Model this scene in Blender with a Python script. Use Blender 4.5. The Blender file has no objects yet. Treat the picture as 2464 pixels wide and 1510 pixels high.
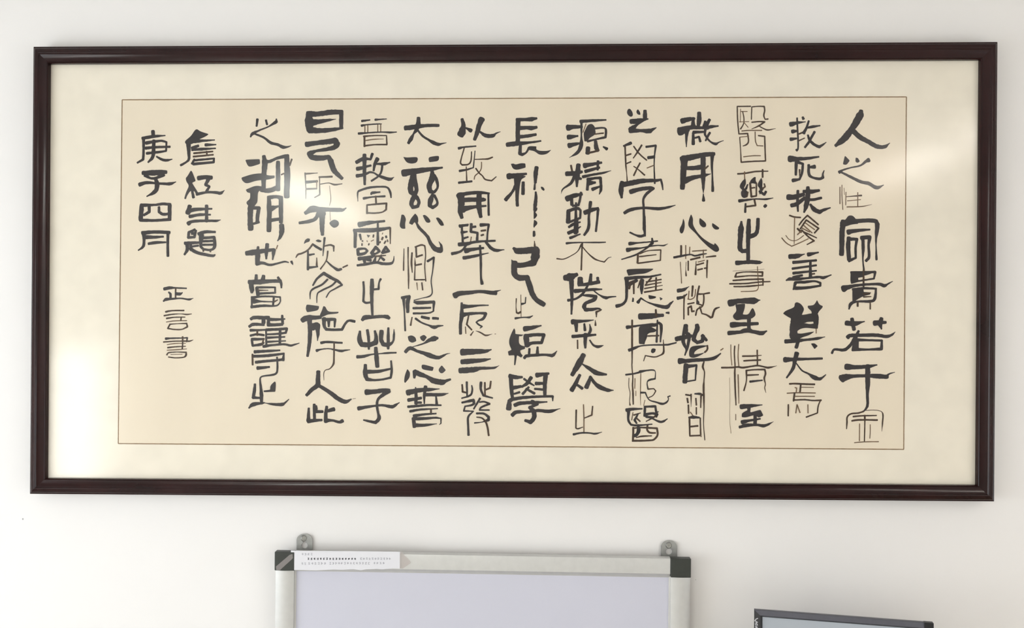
import bpy, bmesh, math, random
from mathutils import Vector, Matrix

# ---------------------------------------------------------------- camera, world, lights, exposure
SC = bpy.context.scene
COL = SC.collection
F_PX, CX, CY = 2122.0, 1232.0, 755.0
CAM = Vector((0.0646, -1.9008, 1.80))
YAW, PITCH, ROLL = -0.02748, 0.0003, 0.00349
_f = Vector((math.sin(YAW) * math.cos(PITCH), math.cos(YAW) * math.cos(PITCH), math.sin(PITCH)))
_r = Vector((math.cos(YAW), -math.sin(YAW), 0))
_u = _r.cross(_f)
R_ = _r * math.cos(ROLL) + _u * math.sin(ROLL)
U_ = -_r * math.sin(ROLL) + _u * math.cos(ROLL)
cd = bpy.data.cameras.new('camera')
cd.sensor_width = 36.0
cd.lens = F_PX / 2464.0 * 36.0
cd.clip_start = 0.02
cam = bpy.data.objects.new('camera', cd)
COL.objects.link(cam)
cam.matrix_world = Matrix(((R_.x, U_.x, -_f.x, CAM.x), (R_.y, U_.y, -_f.y, CAM.y), (R_.z, U_.z, -_f.z, CAM.z), (0, 0, 0, 1)))
SC.camera = cam

world = bpy.data.worlds.new('world')
SC.world = world
world.use_nodes = True
world.node_tree.nodes['Background'].inputs[0].default_value = (0.80, 0.90, 1.0, 1)
world.node_tree.nodes['Background'].inputs[1].default_value = 1.0

def area_light(name, loc, target, sx, sy, power, color):
    l = bpy.data.lights.new(name, 'AREA')
    l.shape = 'RECTANGLE'; l.size = sx; l.size_y = sy
    l.energy = power; l.color = color
    o = bpy.data.objects.new(name, l)
    COL.objects.link(o)
    o.location = loc
    o.rotation_euler = (Vector(target) - Vector(loc)).to_track_quat('-Z', 'Y').to_euler()
    return o

WALL_Y = 0.036
LEFT_X, RIGHT_X, FRONT_Y, CEIL_Z = -2.30, 3.30, -7.2, 2.78
# daylight of a left window, plus added glare and fill openings: x of the wall, opening, power, colour
WINDOWS_AND_ADDED = [
    (LEFT_X, dict(y0=-2.15, y1=-0.60, z0=0.60, z1=2.05), 29.0, (0.91, 0.965, 1.0)),
    (LEFT_X, dict(y0=-2.84, y1=-2.36, z0=0.72, z1=1.62), 13.0, (1.0, 0.99, 0.96)),  # narrow pane added for the glare on the glass's lower left
    (RIGHT_X, dict(y0=-4.10, y1=-1.60, z0=0.35, z1=1.35), 21.0, (0.93, 0.97, 1.0)),  # no known window here, added as fill for the right side
]
for _x, _w, _p, _c in WINDOWS_AND_ADDED:
    _ym, _zm = (_w['y0'] + _w['y1']) / 2, (_w['z0'] + _w['z1']) / 2
    area_light('window_and_added_light', (_x + math.copysign(0.02, _x), _ym, _zm), (0, _ym, _zm), _w['y1'] - _w['y0'], _w['z1'] - _w['z0'], _p, _c)
LAMP = 16.0                                                  # radiance of the ceiling lamps' diffusers
LAMP_COLOR = (1.0, 0.92, 0.84)
SC.view_settings.view_transform = 'Standard'
SC.view_settings.look = 'None'
SC.view_settings.exposure = 0.05
SC.view_settings.gamma = 1.0
SC.view_settings.use_curve_mapping = False
SC.cycles.max_bounces = 8
SC.cycles.diffuse_bounces = 4
SC.cycles.transparent_max_bounces = 12
SC.cycles.use_denoising = True

# ---------------------------------------------------------------- helpers
def at(px, py, y):
    """point of the plane at depth y that the photograph shows at this pixel"""
    d = _f + R_ * ((px - CX) / F_PX) - U_ * ((py - CY) / F_PX)
    return CAM + d * ((y - CAM.y) / d.y)

def mat(name, base, rough=0.5, metal=0.0, coat=0.0, noise=0.0, scale=20.0, stretch=(1, 1, 1), bump=0.0, bscale=None, spec=0.5):
    m = bpy.data.materials.new(name)
    m.use_nodes = True
    nt = m.node_tree
    b = nt.nodes['Principled BSDF']
    b.inputs['Base Color'].default_value = (*base, 1)
    b.inputs['Roughness'].default_value = rough
    b.inputs['Metallic'].default_value = metal
    b.inputs['Coat Weight'].default_value = coat
    b.inputs['Specular IOR Level'].default_value = spec
    if noise or bump:
        tc = nt.nodes.new('ShaderNodeTexCoord')
        mp = nt.nodes.new('ShaderNodeMapping')
        mp.inputs['Scale'].default_value = stretch
        nt.links.new(tc.outputs['Object'], mp.inputs[0])
        nz = nt.nodes.new('ShaderNodeTexNoise')
        nz.inputs['Scale'].default_value = scale
        nz.inputs['Detail'].default_value = 5
        nt.links.new(mp.outputs[0], nz.inputs['Vector'])
        if noise:
            rp = nt.nodes.new('ShaderNodeValToRGB')
            rp.color_ramp.elements[0].position = 0.3
            rp.color_ramp.elements[1].position = 0.7
            rp.color_ramp.elements[0].color = (*[c * (1 - noise) for c in base], 1)
            rp.color_ramp.elements[1].color = (*[min(1, c * (1 + noise)) for c in base], 1)
            nt.links.new(nz.outputs['Fac'], rp.inputs[0])
            nt.links.new(rp.outputs[0], b.inputs['Base Color'])
        if bump:
            nb = nt.nodes.new('ShaderNodeTexNoise')
            nb.inputs['Scale'].default_value = bscale or scale
            nb.inputs['Detail'].default_value = 4
            nt.links.new(mp.outputs[0], nb.inputs['Vector'])
            bp = nt.nodes.new('ShaderNodeBump')
            bp.inputs['Strength'].default_value = bump
            bp.inputs['Distance'].default_value = 0.002
            nt.links.new(nb.outputs['Fac'], bp.inputs['Height'])
            nt.links.new(bp.outputs[0], b.inputs['Normal'])
    return m

def emit_mat(name, color, strength):
    m = bpy.data.materials.new(name)
    m.use_nodes = True
    nt = m.node_tree
    nt.nodes.clear()
    e = nt.nodes.new('ShaderNodeEmission')
    e.inputs[0].default_value = (*color, 1); e.inputs[1].default_value = strength
    o = nt.nodes.new('ShaderNodeOutputMaterial')
    nt.links.new(e.outputs[0], o.inputs[0])
    return m

def clear_mat(name, rough, reflect, tint=(1, 1, 1), haze=0.0, haze_color=(0.8, 0.8, 0.8)):
    """thin clear sheet: lets light straight through, mirrors a little of the room"""
    m = bpy.data.materials.new(name)
    m.use_nodes = True
    nt = m.node_tree
    nt.nodes.clear()
    t = nt.nodes.new('ShaderNodeBsdfTransparent'); t.inputs[0].default_value = (*tint, 1)
    g = nt.nodes.new('ShaderNodeBsdfGlossy'); g.inputs['Roughness'].default_value = rough
    fr = nt.nodes.new('ShaderNodeFresnel'); fr.inputs['IOR'].default_value = 1.5
    ml = nt.nodes.new('ShaderNodeMath'); ml.operation = 'MULTIPLY'; ml.inputs[1].default_value = reflect
    ge = nt.nodes.new('ShaderNodeNewGeometry')                 # the same index on both faces of the sheet
    io = nt.nodes.new('ShaderNodeMix'); io.data_type = 'FLOAT'
    io.inputs[2].default_value = 1.5; io.inputs[3].default_value = 1 / 1.5
    nt.links.new(ge.outputs['Backfacing'], io.inputs[0]); nt.links.new(io.outputs[0], fr.inputs['IOR'])
    nt.links.new(fr.outputs[0], ml.inputs[0])
    mx = nt.nodes.new('ShaderNodeMixShader')
    nt.links.new(ml.outputs[0], mx.inputs[0])
    nt.links.new(t.outputs[0], mx.inputs[1]); nt.links.new(g.outputs[0], mx.inputs[2])
    last = mx
    if haze:
        d = nt.nodes.new('ShaderNodeBsdfDiffuse'); d.inputs[0].default_value = (*haze_color, 1)
        m2 = nt.nodes.new('ShaderNodeMixShader'); m2.inputs[0].default_value = haze
        nt.links.new(mx.outputs[0], m2.inputs[1]); nt.links.new(d.outputs[0], m2.inputs[2])
        last = m2
    o = nt.nodes.new('ShaderNodeOutputMaterial')
    nt.links.new(last.outputs[0], o.inputs[0])
    return m

def link(name, bm, materials, parent=None, smooth=False):
    me = bpy.data.meshes.new(name)
    bm.to_mesh(me); bm.free()
    for m in (materials if isinstance(materials, (list, tuple)) else [materials]):
        me.materials.append(m)
    if smooth:
        for p in me.polygons: p.use_smooth = True
    o = bpy.data.objects.new(name, me)
    COL.objects.link(o)
    if parent:
        o.parent = parent
        base = parent
        off = Vector((0, 0, 0))
        while base:
            off += base.location; base = base.parent
        for v in me.vertices: v.co -= off          # meshes are written in room coordinates
    return o

def root(name, loc, label, cat, group=None):
    o = bpy.data.objects.new(name, None)
    o.empty_display_size = 0.05
    COL.objects.link(o)
    o.location = loc
    o['label'] = label; o['category'] = cat
    if group: o['group'] = group
    return o

def tag(o, label, cat, group=None):
    o['label'] = label; o['category'] = cat
    if group: o['group'] = group
    return o

def struct(name, bm, m):
    o = link(name, bm, m); o['kind'] = 'structure'; return o

def box(bm, lo, hi, bevel=0.0, seg=2):
    c = [(a + b) / 2 for a, b in zip(lo, hi)]
    s = [abs(b - a) for a, b in zip(lo, hi)]
    g = bmesh.ops.create_cube(bm, size=1, matrix=Matrix.Translation(c) @ Matrix.Diagonal((*s, 1)))
    if bevel:
        es = list({e for v in g['verts'] for e in v.link_edges})
        bmesh.ops.bevel(bm, geom=es, offset=bevel, segments=seg, affect='EDGES', profile=0.5)

def obox(bm, o, ex, ey, ez, lo, hi, bevel=0.0, seg=2):
    """box in a local frame o, ex, ey, ez"""
    b2 = bmesh.new(); box(b2, lo, hi, bevel, seg)
    vm = {}
    for v in b2.verts: vm[v] = bm.verts.new(o + ex * v.co.x + ey * v.co.y + ez * v.co.z)
    for f in b2.faces: bm.faces.new([vm[v] for v in f.verts])
    b2.free()

def quad(bm, pts, mi=0):
    f = bm.faces.new([bm.verts.new(p) for p in pts]); f.material_index = mi; return f

def plate_with_hole(outline, holes, thick, normal):
    """flat plate cut by holes, extruded by thick along normal; points are Vectors"""
    bm = bmesh.new()
    for loop in [outline] + holes:
        vs = [bm.verts.new(p) for p in loop]
        for a, b in zip(vs, vs[1:] + vs[:1]): bm.edges.new((a, b))
    bmesh.ops.triangle_fill(bm, use_beauty=True, use_dissolve=False, edges=bm.edges[:], normal=normal)
    r = bmesh.ops.extrude_face_region(bm, geom=bm.faces[:])
    for g in r['geom']:
        if isinstance(g, bmesh.types.BMVert): g.co += normal * thick
    bmesh.ops.recalc_face_normals(bm, faces=bm.faces[:])
    return bm

# ---------------------------------------------------------------- materials
M = {}
M['wall'] = mat('wall_paint', (0.85, 0.828, 0.816), 0.85, noise=0.01, scale=3, bump=0.04, bscale=160, spec=0.2)
M['side_wall'] = mat('side_wall_paint', (0.86, 0.85, 0.83), 0.85, noise=0.01, scale=3)
M['ceiling'] = mat('ceiling_paint', (0.82, 0.81, 0.79), 0.9, noise=0.01, scale=3)
M['floor'] = mat('floor_tile', (0.60, 0.57, 0.53), 0.4, noise=0.08, scale=4)
M['trim'] = mat('white_trim', (0.78, 0.78, 0.76), 0.4, noise=0.01, scale=6)
M['fleck'] = mat('grey_fleck', (0.35, 0.35, 0.36), 0.9, noise=0.1, scale=60)
M['lacquer'] = mat('dark_rosewood_lacquer', (0.019, 0.0052, 0.0052), 0.16, spec=0.26, noise=0.30, scale=16, stretch=(0.6, 1, 0.6), bump=0.02, bscale=25)
M['board'] = mat('backing_board', (0.25, 0.2, 0.15), 0.8, noise=0.1, scale=20)
M['mat'] = mat('cream_silk_mat', (0.85, 0.785, 0.665), 0.8, noise=0.035, scale=22, bump=0.03, bscale=90, spec=0.2)
M['sheet'] = mat('aged_rice_paper', (0.82, 0.722, 0.575), 0.85, noise=0.022, scale=5, stretch=(2.2, 1, 0.3), spec=0.2)
M['line'] = mat('brown_border_ink', (0.23, 0.13, 0.05), 0.7, noise=0.15, scale=30)
M['ink'] = mat('black_brush_ink', (0.017, 0.0115, 0.013), 0.65, noise=0.5, scale=34, spec=0.35)
M['faint'] = mat('watery_brown_ink', (0.15, 0.088, 0.045), 0.7, noise=0.35, scale=40, spec=0.3)
M['thin'] = mat('thinned_brown_ink', (0.052, 0.026, 0.012), 0.7, noise=0.3, scale=40, spec=0.3)
M['glass'] = clear_mat('picture_glass', 0.13, 0.62)
M['alu'] = mat('brushed_aluminium', (0.61, 0.605, 0.59), 0.42, metal=0.35, noise=0.03, scale=60, stretch=(1, 1, 1))
M['cap'] = mat('dark_grey_plastic', (0.030, 0.034, 0.028), 0.45, noise=0.08, scale=80)
M['white'] = mat('whiteboard_surface', (0.595, 0.595, 0.685), 0.22, noise=0.012, scale=5, spec=0.4)
M['zinc'] = mat('zinc_plate', (0.36, 0.36, 0.345), 0.45, metal=0.4, noise=0.12, scale=120)
M['screw'] = mat('screw_steel', (0.42, 0.42, 0.40), 0.35, metal=0.85, noise=0.1, scale=200)
M['note'] = mat('white_note_paper', (0.74, 0.735, 0.775), 0.8, noise=0.01, scale=60)
M['print'] = mat('printed_grey', (0.32, 0.32, 0.36), 0.8, noise=0.1, scale=300)
M['print_bold'] = mat('printed_black', (0.06, 0.06, 0.07), 0.8, noise=0.1, scale=300)
M['tape'] = clear_mat('clear_tape', 0.3, 1.0, (0.98, 0.965, 0.96), haze=0.15, haze_color=(0.72, 0.66, 0.65))
M['plastic'] = mat('monitor_plastic', (0.085, 0.085, 0.105), 0.38, noise=0.05, scale=90, bump=0.02, bscale=400)
M['black'] = mat('black_plastic', (0.007, 0.007, 0.009), 0.4, noise=0.1, scale=90)
M['side'] = mat('shaded_bezel_plastic', (0.028, 0.028, 0.031), 0.4, noise=0.08, scale=90)  # monitor plastic darkened, the left bezel's shade put into its colour
M['logo'] = mat('silver_lettering', (0.6, 0.6, 0.63), 0.5, noise=0.02, scale=50)
M['desk'] = mat('desk_laminate', (0.50, 0.42, 0.33), 0.45, noise=0.06, scale=8, stretch=(0.3, 3, 3))
M['pane'] = clear_mat('window_glass', 0.02, 1.0)

# ---------------------------------------------------------------- the room
def slab(name, lo, hi, m):
    bm = bmesh.new(); box(bm, lo, hi); return struct(name, bm, m)
T = 0.12
wall_back = slab('wall_back', (LEFT_X - T, WALL_Y, 0), (RIGHT_X + T, WALL_Y + T, CEIL_Z), M['wall'])
slab('wall_front', (LEFT_X - T, FRONT_Y - T, 0), (RIGHT_X + T, FRONT_Y, CEIL_Z), M['side_wall'])
slab('floor', (LEFT_X - T, FRONT_Y - T, -0.1), (RIGHT_X + T, WALL_Y + T, 0), M['floor'])
slab('ceiling', (LEFT_X - T, FRONT_Y - T, CEIL_Z), (RIGHT_X + T, WALL_Y + T, CEIL_Z + 0.1), M['ceiling'])
def pierced_wall(name, X, openings):
    sgn = math.copysign(1, X)
    bm = bmesh.new()
    x0, x1 = sorted((X, X + sgn * T))
    y = FRONT_Y
    for W_ in sorted(openings, key=lambda q: q['y0']):
        box(bm, (x0, y, 0), (x1, W_['y0'], CEIL_Z))
        box(bm, (x0, W_['y0'], 0), (x1, W_['y1'], W_['z0']))
        box(bm, (x0, W_['y0'], W_['z1']), (x1, W_['y1'], CEIL_Z))
        y = W_['y1']
    box(bm, (x0, y, 0), (x1, WALL_Y, CEIL_Z))
    struct(name, bm, M['side_wall'])
pierced_wall('wall_left', LEFT_X, [q[1] for q in WINDOWS_AND_ADDED if q[0] == LEFT_X])
pierced_wall('wall_right', RIGHT_X, [q[1] for q in WINDOWS_AND_ADDED if q[0] == RIGHT_X])
for k, (X, W_, _p, _c) in enumerate(WINDOWS_AND_ADDED):
    bm = bmesh.new()
    xa, xb = sorted((X + math.copysign(0.10, X), X + math.copysign(0.05, X)))
    w = 0.04
    box(bm, (xa, W_['y0'], W_['z0']), (xb, W_['y1'], W_['z0'] + w))
    box(bm, (xa, W_['y0'], W_['z1'] - w), (xb, W_['y1'], W_['z1']))
    box(bm, (xa, W_['y0'], W_['z0'] + w), (xb, W_['y0'] + w, W_['z1'] - w))
    box(bm, (xa, W_['y1'] - w, W_['z0'] + w), (xb, W_['y1'], W_['z1'] - w))
    wf = struct('window_%d' % (k + 1), bm, M['trim'])  # first is the left window, the others surround the added lights
    bm = bmesh.new(); box(bm, (xa + 0.02, W_['y0'] + w, W_['z0'] + w), (xa + 0.026, W_['y1'] - w, W_['z1'] - w))
    link('pane', bm, M['pane'], wf)
bm = bmesh.new(); box(bm, (LEFT_X, WALL_Y - 0.012, 0), (RIGHT_X, WALL_Y, 0.09), 0.003); struct('baseboard_back', bm, M['trim'])
for name, px, py, r in (('paint_fleck', 55, 1248, 0.0022), ('paint_fleck', 1674, 1394, 0.0008)):
    bm = bmesh.new()
    p = at(px, py, WALL_Y)
    bmesh.ops.create_uvsphere(bm, u_segments=10, v_segments=6, radius=1, matrix=Matrix.Translation(p) @ Matrix.Diagonal((r * 0.75, 0.0006, r, 1)))
    link(name, bm, M['fleck'], wall_back)

# ceiling lamps: two rows of linear fixtures running away from the picture wall
M['diffuser_left'] = emit_mat('cool_lamp_diffuser', (0.97, 1.0, 0.95), LAMP * 2.2)
M['diffuser_right'] = emit_mat('warm_lamp_diffuser', LAMP_COLOR, LAMP)
ROWS = ((-1.70, (-4.75, -6.25), 'left'), (2.34, (-2.1, -3.65), 'right'))
for x, ys, side in ROWS:
    for k, y in enumerate(ys):
        far = ('nearer the picture wall', 'farther from the picture wall')[k]
        t = root('ceiling_light', (x, y, CEIL_Z), 'long white ceiling light of the %s row, %s' % (side, far), 'ceiling light', 'linear ceiling lights')
        bm = bmesh.new(); box(bm, (x - 0.11, y - 0.60, CEIL_Z - 0.05), (x + 0.11, y + 0.60, CEIL_Z), 0.006); link('housing', bm, M['trim'], t)
        bm = bmesh.new(); box(bm, (x - 0.10, y - 0.58, CEIL_Z - 0.085), (x + 0.10, y + 0.58, CEIL_Z - 0.05), 0.012); link('diffuser', bm, M['diffuser_' + side], t)

# ---------------------------------------------------------------- framed calligraphy
OUT = [(80.5, 112), (2400.5, 100.5), (2392.5, 1206), (71.5, 1187.7)]
INN = [(118, 153.5), (2358.5, 143.5), (2350.5, 1166.5), (111, 1150)]
Y_EDGE, Y_LIP, Y_GLASS, Y_SHEET = 0.0, 0.001, 0.0050, 0.0090
O3 = [at(px, py, Y_EDGE) for px, py in OUT]
I3 = [at(px, py, Y_LIP) for px, py in INN]
cen = sum(O3, Vector()) / 4
art = root('framed_calligraphy', (cen.x, WALL_Y, O3[3].z), 'wide dark-framed Chinese calligraphy in black ink on cream paper, hanging above the whiteboard', 'framed calligraphy')
# profile: (fraction from outer edge to opening, y); more negative y stands farther off the wall
PROF = [(0.0, WALL_Y - 0.0005), (0.0, 0.0015), (0.012, 0.0), (0.085, -0.0005), (0.10, -0.0022), (0.125, -0.0042), (0.16, -0.0055), (0.26, -0.0067), (0.36, -0.0078), (0.385, -0.0082),
        (0.41, -0.0083), (0.43, -0.0079), (0.45, -0.0068), (0.52, -0.0052), (0.62, -0.0037), (0.74, -0.0026), (0.86, -0.0018), (0.905, -0.0016), (0.92, -0.0030), (0.95, -0.0038), (0.98, -0.0028),
        (1.0, Y_LIP), (1.0, Y_GLASS + 0.001), (1.0, WALL_Y - 0.0005)]
for k in range(4):
    bm = bmesh.new()
    ends = []
    N = 24
    ring = []
    for s in range(N + 1):
        f = s / N
        o = O3[k].lerp(O3[(k + 1) % 4], f); i = I3[k].lerp(I3[(k + 1) % 4], f)
        row = []
        for u, y in PROF:
            p = o.lerp(i, u); p.y = y
            row.append(bm.verts.new(p))
        ring.append(row)
    n = len(PROF)
    for s in range(N):
        for j in range(n):
            bm.faces.new((ring[s][j], ring[s][(j + 1) % n], ring[s + 1][(j + 1) % n], ring[s + 1][j]))
    bm.faces.new(ring[0]); bm.faces.new(ring[-1][::-1])
    bmesh.ops.recalc_face_normals(bm, faces=bm.faces[:])
    ro = link('frame_rail', bm, M['lacquer'], art, smooth=True)
    md = ro.modifiers.new('edges', 'EDGE_SPLIT'); md.split_angle = math.radians(38)

def sheet_mesh(corners_px, y, y2, grow=0.0):
    bm = bmesh.new()
    P = [at(px, py, y) for px, py in corners_px]
    c = sum(P, Vector()) / 4
    P = [p + (p - c).normalized() * grow for p in P]
    front = [bm.verts.new((p.x, y, p.z)) for p in P]
    back = [bm.verts.new((p.x, y2, p.z)) for p in P]
    bm.faces.new(front); bm.faces.new(back[::-1])
    for a in range(4): bm.faces.new((front[a], back[a], back[(a + 1) % 4], front[(a + 1) % 4]))
    bmesh.ops.recalc_face_normals(bm, faces=bm.faces[:])
    return bm
LINE = [(294, 240), (2181, 233), (2174.5, 1080.5), (284.5, 1066.5)]
link('backing_board', sheet_mesh(INN, Y_SHEET + 0.0015, WALL_Y - 0.002, 0.0015), M['board'], art)
link('mat_board', sheet_mesh(INN, Y_SHEET, Y_SHEET + 0.0012, 0.001), M['mat'], art)
sheet = link('calligraphy_sheet', sheet_mesh(LINE, Y_SHEET - 0.0006, Y_SHEET - 0.0001), M['sheet'], art)
bm = bmesh.new()
a_, b_, c_, d_ = at(123, 1116, Y_SHEET - 0.0002), at(139, 1146, Y_SHEET - 0.0002), at(129, 1146.5, Y_SHEET - 0.0008), at(121.5, 1121, Y_SHEET - 0.0008)
quad(bm, [a_, d_, c_, b_])
link('paper_crease', bm, M['mat'], art)
link('glass_pane', sheet_mesh(INN, Y_GLASS, Y_GLASS + 0.002, 0.001), M['glass'], art)

class Ink:
    """brush strokes lying on a plane, given in photograph pixels"""
    def __init__(self, y, step=1.2e-5, seed=1):
        self.bm = bmesh.new(); self.y = y; self.n = 0; self.step = step; self.rnd = random.Random(seed)
    def poly(self, pts, mi=0):
        self.n += 1
        y = self.y - (self.n % 45) * self.step
        V = [Vector(p) for p in pts]
        soft = []
        for k, v in enumerate(V):                       # round the blot's corners
            a, b = V[k - 1] - v, V[(k + 1) % len(V)] - v
            turn = math.pi - a.angle(b) if a.length > 1e-6 and b.length > 1e-6 else 0
            q = 0.42 if turn < 1.3 else 0.16
            p0, p1 = v + a * q, v + b * q
            for t in (0.0, 0.33, 0.67, 1.0):
                soft.append((1 - t) ** 2 * p0 + 2 * t * (1 - t) * v + t * t * p1)
        f = self.bm.faces.new([self.bm.verts.new(at(p.x, p.y, y)) for p in soft])
        f.material_index = mi
        return f
    def stroke(self, pts, mi=0, rough=0.09, cap=0.75):
        # pts: (x, y, width); corners sharper than 55 degrees break the curve
        if len(pts) == 1: pts = [pts[0], (pts[0][0] + 0.3, pts[0][1] + 0.3, pts[0][2])]
        runs, cur = [], [pts[0]]
        for k in range(1, len(pts)):
            cur.append(pts[k])
            if k < len(pts) - 1:
                a = Vector((pts[k][0] - pts[k - 1][0], pts[k][1] - pts[k - 1][1])); b = Vector((pts[k + 1][0] - pts[k][0], pts[k + 1][1] - pts[k][1]))
                if a.length < 1e-6 or b.length < 1e-6: continue
                if a.angle(b) > math.radians(52):
                    runs.append(cur); cur = [pts[k]]
        runs.append(cur)
        for ri, run in enumerate(runs):
            if len(run) < 2: continue
            P = []
            V = [Vector((p[0], p[1])) for p in run]
            for k in range(len(V) - 1):
                p0, p1 = V[k], V[k + 1]
                L = (p1 - p0).length
                t0 = (V[k + 1] - V[k - 1]).normalized() * L if k > 0 else (p1 - p0)
                t1 = (V[k + 2] - V[k]).normalized() * L if k + 2 < len(V) else (p1 - p0)
                m = max(2, min(9, int(L / 2.2)))
                for s in range(m):
                    t = s / m
                    h = (2*t**3 - 3*t*t + 1) * p0 + (t**3 - 2*t*t + t) * t0 + (-2*t**3 + 3*t*t) * p1 + (t**3 - t*t) * t1
                    e = t * t * (3 - 2 * t)
                    P.append((h, run[k][2] * (1 - e) + run[k + 1][2] * e))
            P.append((V[-1], run[-1][2]))
            left, right = [], []
            for k, (c, w) in enumerate(P):
                d = (P[min(k + 1, len(P) - 1)][0] - P[max(k - 1, 0)][0])
                d = d.normalized() if d.length > 1e-9 else Vector((1, 0))
                nrm = Vector((-d.y, d.x))
                wl = w / 2 * (1 + self.rnd.uniform(-rough, rough)); wr = w / 2 * (1 + self.rnd.uniform(-rough, rough))
                left.append(c + nrm * wl); right.append(c - nrm * wr)
            def cap_pts(c, d, w, soft):
                nrm = Vector((-d.y, d.x)); out = []
                for j in range(1, 6):
                    a = math.pi * j / 6
                    out.append(c + nrm * (w / 2 * math.copysign(abs(math.cos(a)) ** soft, math.cos(a))) + d * (w / 2 * cap * math.sin(a) ** soft))
                return out
            d0 = (P[0][0] - P[1][0]).normalized(); d1 = (P[-1][0] - P[-2][0]).normalized()
            self.n += 1
            y = self.y - (self.n % 45) * self.step
            bm = self.bm
            L = [bm.verts.new(at(p.x, p.y, y)) for p in left]; R = [bm.verts.new(at(p.x, p.y, y)) for p in right]
            for k in range(len(L) - 1):
                f = bm.faces.new((L[k], R[k], R[k + 1], L[k + 1])); f.material_index = mi
            # start cap goes from right side round to left; end cap from left to right
            sc_ = [bm.verts.new(at(p.x, p.y, y)) for p in cap_pts(P[0][0], d0, P[0][1], 0.75)]
            f = bm.faces.new([R[0], L[0]] + sc_[::-1]) if False else bm.faces.new([L[0], R[0]] + sc_); f.material_index = mi
            ec_ = [bm.verts.new(at(p.x, p.y, y)) for p in cap_pts(P[-1][0], d1, P[-1][1], 0.75)]
            f = bm.faces.new([R[-1], L[-1]] + ec_); f.material_index = mi
    def finish(self):
        for f in self.bm.faces:
            f.normal_update()
            if f.normal.y > 0: f.normal_flip()
        bmesh.ops.triangulate(self.bm, faces=[f for f in self.bm.faces if len(f.verts) > 4], ngon_method='EAR_CLIP')
        return self.bm

def read_column(text, y, seed):
    ink = Ink(y, seed=seed)
    ox = oy = 0.0; sc = 5.0
    for ln in text.strip().splitlines():
        tk = ln.split()
        if not tk: continue
        if tk[0] == 'C':
            ox, oy = float(tk[1]), float(tk[2]); sc = float(tk[3]) if len(tk) > 3 else 5.0
            continue
        if tk[0] == 'P':
            ink.poly([(ox + float(a) / sc, oy + float(b) / sc) for a, b in (t.split(',') for t in tk[1:])])
            continue
        w = float(tk[0]); pts = []; wide = 0
        for t in tk[1:]:
            q = t.split(',')
            if len(q) > 2: w = float(q[2])
            wide = max(wide, w)
            pts.append((ox + float(q[0]) / sc, oy + float(q[1]) / sc, w / sc))
        if wide / sc <= 3.3: pts = [(a, b, c * 0.86) for a, b, c in pts]
        ink.stroke(pts, 2 if wide / sc <= 3.3 else 1 if wide / sc <= 5.0 else 0)
    return ink.finish()

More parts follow.
